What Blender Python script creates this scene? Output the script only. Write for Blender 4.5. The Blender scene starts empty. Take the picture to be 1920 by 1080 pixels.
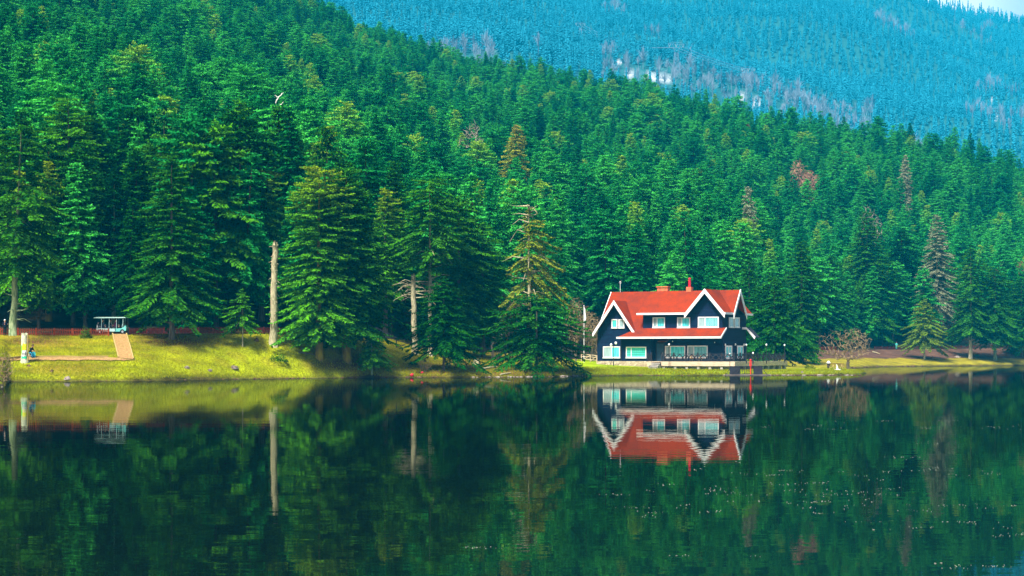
import bpy, math, random
import numpy as np
from mathutils import Vector, Matrix
C = bpy.context.scene.collection
SC = bpy.context.scene
R = math.radians
# ------------------------------------------------------------------ camera, sky, sun, exposure
F, HY, CX, CH = 3583.0, 661.0, 960.0, 2.9          # focal length in photo pixels, horizon row, centre column, eye height
cam = bpy.data.cameras.new('camera'); camo = bpy.data.objects.new('camera', cam); C.objects.link(camo)
camo.location = (0, 0, CH); camo.rotation_euler = (R(90), 0, 0)
cam.sensor_width = 36; cam.lens = F / 1920 * 36; cam.shift_y = (HY - 540) / 1920; cam.clip_end = 9000; cam.clip_start = .5
SC.camera = camo
world = bpy.data.worlds.new('World'); SC.world = world; world.use_nodes = True
wt = world.node_tree; bg = wt.nodes['Background']; sky = wt.nodes.new('ShaderNodeTexSky')
SUN_EL, SUN_AZ = 57, 214                            # azimuth clockwise from +Y: behind and to the left of the camera
sky.sky_type = 'NISHITA'; sky.sun_disc = False; sky.sun_elevation = R(SUN_EL); sky.sun_rotation = R(SUN_AZ)
sky.dust_density = 8; sky.ozone_density = 1; sky.air_density = 1
# the sky, with a bright cloud bank low behind the mountain
SKY = .075; bg.inputs[1].default_value = 1.0
sc1 = wt.nodes.new('ShaderNodeVectorMath'); sc1.operation = 'SCALE'; sc1.inputs['Scale'].default_value = SKY; wt.links.new(sky.outputs[0], sc1.inputs[0])
tcw = wt.nodes.new('ShaderNodeTexCoord'); sxw = wt.nodes.new('ShaderNodeSeparateXYZ'); wt.links.new(tcw.outputs['Generated'], sxw.inputs[0])
nw = wt.nodes.new('ShaderNodeTexNoise'); nw.inputs['Scale'].default_value = 6; nw.inputs['Detail'].default_value = 6; wt.links.new(tcw.outputs['Generated'], nw.inputs[0])
m1 = wt.nodes.new('ShaderNodeMapRange'); m1.inputs['From Min'].default_value = .52; m1.inputs['From Max'].default_value = .18; wt.links.new(sxw.outputs[2], m1.inputs['Value'])
m2w = wt.nodes.new('ShaderNodeMapRange'); m2w.inputs['From Min'].default_value = .3; m2w.inputs['From Max'].default_value = .8; wt.links.new(sxw.outputs[1], m2w.inputs['Value'])
m3 = wt.nodes.new('ShaderNodeMapRange'); m3.inputs['From Min'].default_value = .2; m3.inputs['From Max'].default_value = .5; wt.links.new(nw.outputs['Fac'], m3.inputs['Value'])
mm1 = wt.nodes.new('ShaderNodeMath'); mm1.operation = 'MULTIPLY'; wt.links.new(m1.outputs[0], mm1.inputs[0]); wt.links.new(m2w.outputs[0], mm1.inputs[1])
mm2 = wt.nodes.new('ShaderNodeMath'); mm2.operation = 'MULTIPLY'; wt.links.new(mm1.outputs[0], mm2.inputs[0]); wt.links.new(m3.outputs[0], mm2.inputs[1])
mxw = wt.nodes.new('ShaderNodeMix'); mxw.data_type = 'RGBA'; mxw.inputs[7].default_value = (.72, .72, .70, 1); wt.links.new(mm2.outputs[0], mxw.inputs[0]); wt.links.new(sc1.outputs[0], mxw.inputs[6]); wt.links.new(mxw.outputs[2], bg.inputs[0])
sl = bpy.data.lights.new('sun', 'SUN'); slo = bpy.data.objects.new('sun', sl); C.objects.link(slo)
sl.energy = 4.2; sl.angle = R(10); sl.color = (1, .95, .86)
sd = Vector((math.sin(R(SUN_AZ)) * math.cos(R(SUN_EL)), math.cos(R(SUN_AZ)) * math.cos(R(SUN_EL)), math.sin(R(SUN_EL))))
slo.rotation_euler = sd.to_track_quat('Z', 'Y').to_euler(); slo.location = (-100, -100, 200)
SC.view_settings.view_transform = 'Standard'; SC.view_settings.look = 'None'; SC.view_settings.gamma = 1
SC.view_settings.exposure = 1.2
SC.cycles.use_denoising = True; SC.cycles.max_bounces = 5; SC.cycles.diffuse_bounces = 2; SC.cycles.glossy_bounces = 3
SC.cycles.transmission_bounces = 2; SC.cycles.volume_bounces = 0; SC.cycles.transparent_max_bounces = 4

# ------------------------------------------------------------------ helpers
def tag(o, label=None, cat=None, group=None, kind=None):
    for k, v in (('label', label), ('category', cat), ('group', group), ('kind', kind)):
        if v: o[k] = v
    return o
def empty(name, loc, rz=0, **kw):
    o = bpy.data.objects.new(name, None); C.objects.link(o); o.location = loc; o.rotation_euler = (0, 0, rz)
    o.empty_display_size = .5
    return tag(o, **kw)
def link(name, me, mats, parent=None, loc=None):
    for m in (mats if isinstance(mats, (list, tuple)) else [mats]): me.materials.append(m)
    o = bpy.data.objects.new(name, me); C.objects.link(o)
    if parent: o.parent = parent
    if loc is not None: o.location = loc
    return o
def copy_tree(o, parent=None):
    c = o.copy(); C.objects.link(c); c.parent = parent
    for ch in o.children: copy_tree(ch, c)
    return c
class MB:
    def __init__(s): s.v = []; s.f = []; s.m = []
    def add(s, vs, fs, m=0):
        b = len(s.v); s.v += [tuple(v) for v in vs]; s.f += [tuple(i + b for i in f) for f in fs]; s.m += [m] * len(fs); return s
    def box(s, x0, y0, z0, x1, y1, z1, m=0):
        return s.add([(x0,y0,z0),(x1,y0,z0),(x1,y1,z0),(x0,y1,z0),(x0,y0,z1),(x1,y0,z1),(x1,y1,z1),(x0,y1,z1)],
              [(0,3,2,1),(4,5,6,7),(0,1,5,4),(1,2,6,5),(2,3,7,6),(3,0,4,7)], m)
    def prism(s, poly, vec, m=0):
        n = len(poly); vec = Vector(vec); a = [Vector(p) for p in poly]; b = [p + vec for p in a]
        return s.add(a + b, [tuple(range(n))[::-1], tuple(range(n, 2*n))] + [(i, (i+1) % n, (i+1) % n + n, i + n) for i in range(n)], m)
    def bar(s, p, q, w, h=None, m=0):
        p = Vector(p); q = Vector(q); h = h or w; d = (q - p)
        if d.length < 1e-6: return s
        d.normalize(); up = Vector((0,0,1)) if abs(d.z) < .95 else Vector((0,1,0))
        sx = d.cross(up).normalized() * w/2; sy = sx.cross(d).normalized() * h/2
        vs = [p-sx-sy, p+sx-sy, p+sx+sy, p-sx+sy, q-sx-sy, q+sx-sy, q+sx+sy, q-sx+sy]
        return s.add(vs, [(0,3,2,1),(4,5,6,7),(0,1,5,4),(1,2,6,5),(2,3,7,6),(3,0,4,7)], m)
    def tube(s, pts, rad, n=8, m=0, cap=True):
        pts = [Vector(p) for p in pts]; vs = []; fs = []
        for i, p in enumerate(pts):
            d = (pts[min(i+1, len(pts)-1)] - pts[max(i-1, 0)]).normalized()
            ref = Vector((1,0,0)) if abs(d.x) < .9 else Vector((0,1,0))
            a = d.cross(ref).normalized(); b = d.cross(a)
            r = rad[i] if hasattr(rad, '__len__') else rad
            for k in range(n):
                t = 2*math.pi*k/n; vs.append(p + a*math.cos(t)*r + b*math.sin(t)*r)
        for i in range(len(pts)-1):
            for k in range(n): fs.append((i*n+k, i*n+(k+1)%n, (i+1)*n+(k+1)%n, (i+1)*n+k))
        if cap: fs.append(tuple(range(n))); fs.append(tuple(range((len(pts)-1)*n, len(pts)*n))[::-1])
        return s.add(vs, fs, m)
    def blob(s, c, r, n=8, k=5, m=0, jit=0, rng=None):
        c = Vector(c); r = Vector(r if hasattr(r, '__len__') else (r,r,r)); vs = [c + Vector((0,0,-r.z))]; fs = []
        for i in range(1, k):
            a = math.pi*i/k - math.pi/2
            for j in range(n):
                t = 2*math.pi*j/n; q = 1 + (rng.uniform(-jit, jit) if rng else 0)
                vs.append(c + Vector((math.cos(a)*math.cos(t)*r.x*q, math.cos(a)*math.sin(t)*r.y*q, math.sin(a)*r.z*q)))
        vs.append(c + Vector((0,0,r.z))); L = len(vs)-1
        for j in range(n):
            fs.append((0, 1+(j+1)%n, 1+j)); fs.append((L, L-n+j, L-n+(j+1)%n))
            for i in range(k-2): fs.append((1+i*n+j, 1+i*n+(j+1)%n, 1+(i+1)*n+(j+1)%n, 1+(i+1)*n+j))
        return s.add(vs, fs, m)
    def build(s, name, mats, parent=None, loc=None, smooth=False):
        me = bpy.data.meshes.new(name); me.from_pydata(s.v, [], s.f)
        o = link(name, me, mats, parent, loc)
        me.polygons.foreach_set('material_index', s.m)
        if smooth: me.polygons.foreach_set('use_smooth', [True]*len(s.f))
        me.update(); return o

# ------------------------------------------------------------------ materials
def mat(name, col, rough=.7, spec=.3, noise=None, nscale=5, bump=0, bscale=20, metal=0, stretch=None, emis=None):
    m = bpy.data.materials.new(name); m.use_nodes = True; nt = m.node_tree; p = nt.nodes['Principled BSDF']
    p.inputs['Base Color'].default_value = (*col, 1); p.inputs['Roughness'].default_value = rough
    p.inputs['Specular IOR Level'].default_value = spec; p.inputs['Metallic'].default_value = metal
    tc = nt.nodes.new('ShaderNodeTexCoord'); mp = nt.nodes.new('ShaderNodeMapping'); nt.links.new(tc.outputs['Object'], mp.inputs[0])
    if stretch: mp.inputs['Scale'].default_value = stretch
    if noise:
        n = nt.nodes.new('ShaderNodeTexNoise'); n.inputs['Scale'].default_value = nscale; n.inputs['Detail'].default_value = 5
        r = nt.nodes.new('ShaderNodeValToRGB'); r.color_ramp.elements[0].position = .35; r.color_ramp.elements[1].position = .65
        r.color_ramp.elements[0].color = (*col, 1); r.color_ramp.elements[1].color = (*noise, 1)
        nt.links.new(mp.outputs[0], n.inputs[0]); nt.links.new(n.outputs['Fac'], r.inputs[0]); nt.links.new(r.outputs[0], p.inputs['Base Color'])
    if bump:
        n2 = nt.nodes.new('ShaderNodeTexNoise'); n2.inputs['Scale'].default_value = bscale; b = nt.nodes.new('ShaderNodeBump')
        b.inputs['Strength'].default_value = bump; b.inputs['Distance'].default_value = .05
        nt.links.new(mp.outputs[0], n2.inputs[0]); nt.links.new(n2.outputs['Fac'], b.inputs['Height']); nt.links.new(b.outputs[0], p.inputs['Normal'])
    return m
def nd(nt, t, **kw):
    n = nt.nodes.new(t)
    for k, v in kw.items(): setattr(n, k, v)
    return n
def foliage(name, dark, mid, light, tip, transl=.25):
    """needles: 'var' varies by twig, 'hgt' is height in the crown, 'tint' is one number per tree"""
    m = bpy.data.materials.new(name); m.use_nodes = True; nt = m.node_tree; nt.nodes.remove(nt.nodes['Principled BSDF']); L = nt.links.new
    out = nt.nodes['Material Output']
    av = nd(nt, 'ShaderNodeAttribute', attribute_name='var'); ah = nd(nt, 'ShaderNodeAttribute', attribute_name='hgt')
    at = nd(nt, 'ShaderNodeAttribute', attribute_name='tint', attribute_type='INSTANCER')
    r = nd(nt, 'ShaderNodeValToRGB'); e = r.color_ramp.elements; e[0].color = (*dark, 1); e[0].position = .0; e[1].color = (*light, 1); e[1].position = 1
    k = r.color_ramp.elements.new(.5); k.color = (*mid, 1)
    # per tree hue / value
    ma = nd(nt, 'ShaderNodeMath', operation='MULTIPLY_ADD'); ma.inputs[1].default_value = .45; L(av.outputs['Fac'], ma.inputs[0])
    m2 = nd(nt, 'ShaderNodeMath', operation='MULTIPLY'); m2.inputs[1].default_value = .75; L(at.outputs['Fac'], m2.inputs[0]); L(m2.outputs[0], ma.inputs[2])
    L(ma.outputs[0], r.inputs[0])
    # yellow tops on the few trees with a high tint
    g = nd(nt, 'ShaderNodeMath', operation='GREATER_THAN'); g.inputs[1].default_value = .93; L(at.outputs['Fac'], g.inputs[0])
    mr = nd(nt, 'ShaderNodeMapRange'); mr.inputs['From Min'].default_value = .74; mr.inputs['From Max'].default_value = 1.0; mr.inputs['To Max'].default_value = .85
    L(ah.outputs['Fac'], mr.inputs['Value'])
    mm = nd(nt, 'ShaderNodeMath', operation='MULTIPLY'); L(g.outputs[0], mm.inputs[0]); L(mr.outputs[0], mm.inputs[1])
    mx = nd(nt, 'ShaderNodeMix', data_type='RGBA'); L(mm.outputs[0], mx.inputs[0]); L(r.outputs[0], mx.inputs[6]); mx.inputs[7].default_value = (*tip, 1)
    d = nd(nt, 'ShaderNodeBsdfDiffuse'); t = nd(nt, 'ShaderNodeBsdfTranslucent'); ms = nd(nt, 'ShaderNodeMixShader'); ms.inputs[0].default_value = transl
    L(mx.outputs[2], d.inputs[0]); L(mx.outputs[2], t.inputs[0]); L(d.outputs[0], ms.inputs[1]); L(t.outputs[0], ms.inputs[2]); L(ms.outputs[0], out.inputs[0])
    return m
M = {}
M['needle'] = foliage('fir_needles', (.001,.022,.004), (.008,.095,.005), (.085,.33,.005), (.20,.28,.006))
M['needle_wood'] = foliage('wood_fir_needles', (.001,.050,.016), (.010,.21,.036), (.065,.46,.050), (.24,.38,.02))
M['needle_dark'] = foliage('dark_fir_needles', (.001,.014,.005), (.003,.050,.008), (.018,.14,.010), (.10,.18,.01))
M['needle_olive'] = foliage('olive_needles', (.04,.08,.004), (.13,.19,.010), (.30,.34,.03), (.32,.29,.05))
M['needle_grey'] = foliage('grey_brown_needles', (.08,.12,.07), (.19,.23,.13), (.33,.33,.20), (.40,.34,.22))
M['needle_lime'] = foliage('lime_needles', (.015,.09,.004), (.07,.17,.006), (.20,.28,.008), (.35,.36,.02))
M['needle_hazed'] = foliage('haze_tinted_far_needles', (.012,.17,.26), (.020,.26,.38), (.035,.35,.49), (.05,.30,.36), 0)  # far firs: part of the haze's blue is put into the needle colour
M['rust'] = foliage('rust_leaves', (.10,.03,.02), (.22,.07,.05), (.34,.13,.08), (.4,.2,.1))
M['bark'] = mat('bark', (.09,.065,.045), .9, .1, (.22,.19,.15), 3, .6, 12, stretch=(2,2,.4))
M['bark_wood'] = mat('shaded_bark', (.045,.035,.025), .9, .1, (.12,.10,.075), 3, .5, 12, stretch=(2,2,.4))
M['bark_moss'] = mat('mossy_bark', (.10,.16,.07), .9, .1, (.30,.36,.20), 2.2, .6, 10, stretch=(2,2,.6))
M['bark_pale'] = mat('pale_dead_wood', (.22,.20,.11), .9, .1, (.46,.42,.26), 4, .6, 14, stretch=(2,2,.5))
M['bark_yellow'] = mat('yellow_lichen_bark', (.14,.10,.04), .9, .1, (.42,.32,.02), 1.5, .6, 12, stretch=(1,1,.5))
M['twig'] = mat('bare_twigs', (.13,.085,.04), .9, .1, (.28,.21,.11), 1.2)
M['twig_pink'] = mat('pinkish_twigs', (.22,.10,.06), .9, .1, (.40,.22,.14), .6)
M['twig_grey'] = mat('grey_twigs', (.17,.14,.11), .9, .1, (.32,.28,.22), .5)
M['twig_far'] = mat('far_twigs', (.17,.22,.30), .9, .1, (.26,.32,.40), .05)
M['twig_white'] = mat('white_dead_wood', (.5,.5,.46), .9, .1, (.7,.68,.62), 1)

# ------------------------------------------------------------------ lie of the land
def lerp_tab(tab):
    a = np.array(tab, float); return lambda x: np.interp(x, a[:,0], a[:,1])
SHORE = [(-900,120),(-300,130),(-60,142),(-12,152),(8,165),(10,180),(16,191),(120,192),(250,193.5),(340,201),(440,208),(560,214),(690,222),(800,224),(900,223),(980,226),(1060,231),(1100,239),
         (1200,243.5),(1290,242),(1350,243),(1450,246),(1500,249),(1560,253),(1605,260),(1624,269),(1622,281),(1600,296),(1583,318),(1592,352),(1640,392),(1720,405),(1800,418),(1920,433),(2300,452),(3200,470)]
SHP = np.array([((px-CX)/F*d, d) for px, d in SHORE])
ds_eff = lerp_tab([(-900,120),(-60,142),(8,178),(16,191),(250,193.5),(440,208),(690,222),(980,226),(1060,231),(1100,239),(1200,244),(1330,244),(1440,262),(1500,330),(1560,350),(1600,360),(1640,392),(1720,405),(1920,433),(3200,470)])
d_road = lerp_tab([(-900,205),(0,214),(220,215),(500,219),(620,224),(740,240),(900,262),(1080,278),(1300,296),(1400,335),(1500,400),(1600,428),(1700,437),(1920,458),(3200,490)])
z_road = lerp_tab([(-900,5.4),(0,4.95),(220,4.9),(500,5.1),(620,5.0),(740,4.6),(900,3.1),(1080,1.9),(1300,1.6),(1400,2.2),(1500,3.3),(1600,3.6),(1700,3.6),(1920,4.1),(3200,6)])
pexp = lerp_tab([(-900,1),(600,1),(800,1.0),(950,.8),(1100,.8),(1300,1),(1500,1.6),(1640,1.5),(3200,1.5)])
d_ridge = lerp_tab([(-900,930),(600,900),(960,850),(1450,760),(1920,700),(3200,640)])
y_top = lerp_tab([(-900,-560),(0,-290),(300,-140),(480,-62),(600,0),(700,52),(850,97),(960,120),(1100,138),(1250,170),(1450,215),(1600,232),(1700,250),(1850,276),(1920,296),(2200,350),(3200,420)])
z_far0 = lerp_tab([(-900,380),(600,315),(1000,280),(1250,262),(1600,215),(1920,172),(3200,150)])
y_far = lerp_tab([(-900,-200),(600,-90),(1500,-55),(1700,-10),(1790,16),(1920,42),(2300,70),(3200,120)])
DR = 4300.0
def seg_dist(x, y):
    P = SHP; best = np.full(x.shape, 1e9)
    for i in range(len(P)-1):
        ax, ay = P[i]; bx, by = P[i+1]; dx, dy = bx-ax, by-ay
        t = np.clip(((x-ax)*dx + (y-ay)*dy)/(dx*dx+dy*dy), 0, 1)
        best = np.minimum(best, np.hypot(x-ax-t*dx, y-ay-t*dy))
    return best
def inside(x, y):
    P = np.vstack([SHP, [[2500, 900], [2500, 6000], [-2500, 6000], [-2500, 900]]]); c = np.zeros(x.shape, bool); n = len(P)
    for i in range(n):
        x0, y0 = P[i]; x1, y1 = P[(i+1) % n]
        if y0 == y1: continue
        k = ((y0 > y) != (y1 > y)) & (x < (x1-x0)*(y-y0)/(y1-y0)+x0); c ^= k
    return c
def sn(x, y, s, a, ph=0):
    return a*(np.sin(x/s+ph+1.3*np.sin(y/s*.7+ph*2))*np.cos(y/s*1.1+ph*1.7+.9*np.sin(x/s*.6)))
def shore_sd(x, y):
    d = seg_dist(x, y); return np.where(inside(x, y), d, -d)
def ground(x, y):
    x = np.atleast_1d(np.asarray(x, float)); y = np.maximum(np.atleast_1d(np.asarray(y, float)), 60.0)
    px = CX + F*x/y; px = np.clip(px, -900, 3200)
    sd_ = np.full(x.shape, 100.0); nr = y < 520
    if nr.any(): sd_[nr] = shore_sd(x[nr], y[nr])
    sd_ = sd_ + np.where(y < 520, sn(x, y, 1.7, .16) + sn(x, y, .6, .09, 2), 0)
    dr = d_road(px); zr = z_road(px); de = ds_eff(px)
    t = np.clip((y-de)/(dr-de), 0, 1)
    bank = np.clip(sd_, 0, None); bank = .42*(1-np.exp(-bank/.45)) + .25*(1-np.exp(-bank/6))
    z = bank + (zr-.67)*t**pexp(px) + np.where(t < .95, sn(x, y, 5, .10)+sn(x, y, 1.9, .045, 1), 0)*np.clip(sd_/3, 0, 1)
    # slope above the road
    yt = y_top(px); drg = d_ridge(px); zrg = CH + (HY-yt)*drg/F - 15
    s = (y-dr-7)/(drg-dr-7); sc = np.clip(s, 0, 1)
    hill = zr + (zrg-zr)*(sc**1.12) + np.where(s > 0, sn(x, y, 38, 3.2)+sn(x, y, 15, 1.2, 1), 0)*np.clip(s*6, 0, 1)*np.clip((1-s)*6, 0.15, 1)
    hill = np.where(s > 1, zrg - (y-drg)*.22, hill)
    z = np.where(y > dr+7, np.where(s > 0, hill, zr), z)
    # mountain beyond
    zt = CH + (HY-y_far(px))*DR/F; m = z_far0(px) + (zt-z_far0(px))*((y-2000)/(DR-2000))
    m = m + sn(x, y, 190, 26)+sn(x, y, 83, 12, 3)+sn(x, y, 37, 4, 1)
    m = np.where(y > DR, zt - (y-DR)*.3 + sn(x, y, 60, 8), m)
    z = np.where(y > 1000, np.maximum(np.maximum(z, m), 12), z)
    z = np.where(sd_ < 0, np.maximum(sd_*.35, -2.2), z)
    return z
def gz(x, y): return float(ground(x, y)[0])
def W(px, py, d): return Vector(((px-CX)/F*d, d, CH+(HY-py)*d/F))
def G(px, d): x = (px-CX)/F*d; return Vector((x, d, gz(x, d)))
def hit(px, py, d0=150, d1=5200):
    ds = np.concatenate([np.arange(max(d0,120), 520, .4), np.arange(520, 5200, 4)]); ds = ds[(ds >= d0) & (ds <= d1)]
    x = (px-CX)/F*ds; z = ground(x, ds); r = CH+(HY-py)*ds/F
    k = np.where((z >= r) & (z > .05))[0]
    if not len(k): return G(px, d1)
    return Vector((x[k[0]], ds[k[0]], z[k[0]]))

# ------------------------------------------------------------------ ground sheet
dd = np.concatenate([np.arange(100, 186, 3), np.arange(186, 285, .42), np.arange(285, 500, 1.3), np.arange(500, 1000, 8), np.arange(1000, 5100, 34)])
pp = np.concatenate([np.arange(-900, -60, 30), np.arange(-60, 1980, 6), np.arange(1980, 2900, 30)])
DD, PP = np.meshgrid(dd, pp, indexing='ij'); XX = (PP-CX)/F*DD; ZZ = ground(XX.ravel(), DD.ravel()).reshape(DD.shape)
SD = np.full(DD.shape, 99.0); q = DD < 520; SD[q] = shore_sd(XX[q], DD[q])
PY = HY - (ZZ-CH)*F/DD                               # only used to lay out where soil and turf change, as measured on the lake bank
def blend(c, w, col): return c*(1-w[..., None]) + np.array(col)*w[..., None]
nz = .5+.5*np.clip(sn(XX, DD, 3.1, .6)+sn(XX, DD, 1.3, .5, 2)+sn(XX, DD, 7.7, .5, 4), -1, 1)
col = np.zeros(DD.shape+(3,)); col[:] = (.035, .030, .016)
col = blend(col, np.clip(nz*1.2-.5, 0, .6), (.02, .035, .008))
drv = d_road(PP); lawn = (DD < drv+.3) | ((PP > 860) & (PP < 1480) & (DD < drv+4))
g1 = blend(np.broadcast_to(np.array((.21,.195,.002)), col.shape).copy(), nz*.75, (.13,.17,.001))
near = np.clip(1-SD/10, 0, 1)
g1 = blend(g1, near*.75, (.25,.31,.001))
g1 = blend(g1, np.clip(sn(XX, DD, 4.5, 1.0, 5)-.35, 0, .55)*(PP < 1000), (.20,.12,.02))
def ell(px, py, rx, ry):                              # an ellipse on the bank, as (centre, radii) around where it was measured
    return np.clip(1.5*(1-np.sqrt(((PP-px)/rx)**2+((PY-py)/ry)**2))+.3*(nz-.5), 0, 1)*(DD < 520)
house_g = ((PP > 1075) & (PP < 1640) & (DD < 330)); g1 = np.where(house_g[..., None], blend(g1, np.full(DD.shape, .85), (.20,.30,.001)), g1)
far_g = (PP > 1560) & (DD > 340) | (PP > 1440) & (DD > 275)
g1 = np.where(far_g[..., None], blend(g1, np.full(DD.shape, .7), (.22,.17,.015)), g1)
brown = (.085, .035, .014)
w = np.zeros(DD.shape)
for e in [(330,640,105,13),(655,682,95,17),(300,630,60,10),(700,705,60,10),(830,692,125,17),(940,698,110,12),(1040,697,60,9),(60,640,60,9),(1690,663,190,8),(1880,662,120,9),(1480,660,60,7),(1800,664,160,8),(870,680,60,8)]: w = np.maximum(w, ell(*e)*.93)
w = np.where(far_g & (PY < 672+3*(nz-.5)), .92, w)
g1 = np.where((PP > 1440)[..., None], blend(g1, w, (.085,.038,.034)), blend(g1, w, brown))
g1 = blend(g1, np.clip(sn(XX, DD, .9, .9, 3)*.7, 0, .4)*(PP < 1050), (.15,.11,.01))
col = np.where(lawn[..., None], g1, col)
wet = np.clip(1-SD/.55, 0, 1)*(DD < 520); col = blend(col, wet*.9, (.035,.022,.010))
# mountain: the haze's blue-green put into the ground colour, snow lying in the clearings of the power line and in gullies
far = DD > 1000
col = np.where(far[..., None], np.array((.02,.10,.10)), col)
SNOW = [(1195,136,26,6),(1240,146,34,6),(1222,150,16,4),(1380,182,34,4),(1425,192,32,4),(1455,200,20,3),(1122,100,3,4),(1160,118,6,5),(1182,131,3,5),(1645,178,3,4),(1868,212,5,16),(1858,190,3,7)]
sw = np.zeros(DD.shape)
for a, b, rx, ry in SNOW: sw = np.maximum(sw, np.clip(2.2*(1-((PP-a)/rx)**2-((PY-b)/ry)**2)+1.6*(nz-.5), 0, 1)*far)
col = blend(col, sw*.85, (.50,.52,.56))
nv, nh = DD.shape; me = bpy.data.meshes.new('ground')
V = np.stack([XX, DD, ZZ], -1).reshape(-1, 3); idx = np.arange(nv*nh).reshape(nv, nh)
Q = np.stack([idx[:-1,:-1], idx[:-1,1:], idx[1:,1:], idx[1:,:-1]], -1).reshape(-1, 4)
def np_mesh(name, V, Q):
    me = bpy.data.meshes.new(name); k = Q.shape[1]
    me.vertices.add(len(V)); me.vertices.foreach_set('co', V.astype(np.float32).ravel())
    me.loops.add(Q.size); me.loops.foreach_set('vertex_index', Q.astype(np.int32).ravel())
    me.polygons.add(len(Q)); me.polygons.foreach_set('loop_start', np.arange(0, Q.size, k, dtype=np.int32))
    me.update(calc_edges=True); return me
me = np_mesh('ground', V, Q); me.polygons.foreach_set('use_smooth', [True]*len(Q))
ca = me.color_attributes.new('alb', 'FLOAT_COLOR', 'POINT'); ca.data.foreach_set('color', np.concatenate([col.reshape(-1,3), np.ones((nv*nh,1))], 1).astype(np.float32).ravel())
def ground_mat():
    m = mat('ground_soil_and_grass', (.1,.1,.05), .95, .05); nt = m.node_tree; L = nt.links.new; p = nt.nodes['Principled BSDF']
    a = nd(nt, 'ShaderNodeAttribute', attribute_name='alb'); g = nd(nt, 'ShaderNodeNewGeometry')
    n1 = nd(nt, 'ShaderNodeTexNoise'); n1.inputs['Scale'].default_value = 4.5; n1.inputs['Detail'].default_value = 4; n1.inputs['Roughness'].default_value = .75
    n2 = nd(nt, 'ShaderNodeTexNoise'); n2.inputs['Scale'].default_value = .35; n2.inputs['Detail'].default_value = 4
    L(g.outputs['Position'], n1.inputs[0]); L(g.outputs['Position'], n2.inputs[0])
    r1 = nd(nt, 'ShaderNodeMapRange'); r1.inputs['From Min'].default_value = .33; r1.inputs['From Max'].default_value = .68; r1.inputs['To Min'].default_value = .5; r1.inputs['To Max'].default_value = 1.5; L(n1.outputs['Fac'], r1.inputs['Value'])
    r2 = nd(nt, 'ShaderNodeMapRange'); r2.inputs['From Min'].default_value = .3; r2.inputs['From Max'].default_value = .7; r2.inputs['To Min'].default_value = .6; r2.inputs['To Max'].default_value = 1.35; L(n2.outputs['Fac'], r2.inputs['Value'])
    mu = nd(nt, 'ShaderNodeMath', operation='MULTIPLY'); L(r1.outputs[0], mu.inputs[0]); L(r2.outputs[0], mu.inputs[1])
    vm = nd(nt, 'ShaderNodeVectorMath', operation='SCALE'); L(a.outputs['Color'], vm.inputs[0]); L(mu.outputs[0], vm.inputs['Scale']); L(vm.outputs[0], p.inputs['Base Color'])
    b = nd(nt, 'ShaderNodeBump'); b.inputs['Strength'].default_value = .8; b.inputs['Distance'].default_value = .12; L(n1.outputs['Fac'], b.inputs['Height']); L(b.outputs[0], p.inputs['Normal'])
    return m
tag(link('ground', me, ground_mat()), kind='structure')

# ------------------------------------------------------------------ lake
def water_mat():
    m = bpy.data.materials.new('lake_water'); m.use_nodes = True; nt = m.node_tree; L = nt.links.new; nt.nodes.remove(nt.nodes['Principled BSDF'])
    out = nt.nodes['Material Output']; g = nd(nt, 'ShaderNodeNewGeometry')
    def wave(sx, sy, amp, det=2):
        mp = nd(nt, 'ShaderNodeMapping'); mp.inputs['Scale'].default_value = (sx, sy, 1); L(g.outputs['Position'], mp.inputs[0])
        n = nd(nt, 'ShaderNodeTexNoise'); n.inputs['Scale'].default_value = 1; n.inputs['Detail'].default_value = det; L(mp.outputs[0], n.inputs[0])
        b = nd(nt, 'ShaderNodeBump'); b.inputs['Strength'].default_value = 1; b.inputs['Distance'].default_value = amp; L(n.outputs['Fac'], b.inputs['Height']); return b
    w1 = wave(.6, 1.6, .0014); w2 = wave(.10, .35, .0035); L(w1.outputs[0], w2.inputs['Normal'])
    gl = nd(nt, 'ShaderNodeBsdfGlossy'); gl.inputs['Roughness'].default_value = .012; gl.inputs['Color'].default_value = (.54,.58,.54,1); L(w2.outputs[0], gl.inputs['Normal'])
    df = nd(nt, 'ShaderNodeBsdfDiffuse'); df.inputs['Color'].default_value = (.002,.008,.009,1)
    fr = nd(nt, 'ShaderNodeFresnel'); fr.inputs['IOR'].default_value = 1.333; L(w2.outputs[0], fr.inputs['Normal'])
    ms = nd(nt, 'ShaderNodeMixShader'); L(fr.outputs[0], ms.inputs[0]); L(df.outputs[0], ms.inputs[1]); L(gl.outputs[0], ms.inputs[2]); L(ms.outputs[0], out.inputs[0])
    return m
wb = MB(); wb.add([(-900,-400,0),(900,-400,0),(900,520,0),(-900,520,0)], [(0,1,2,3)])
tag(wb.build('water', water_mat()), kind='structure')

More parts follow.
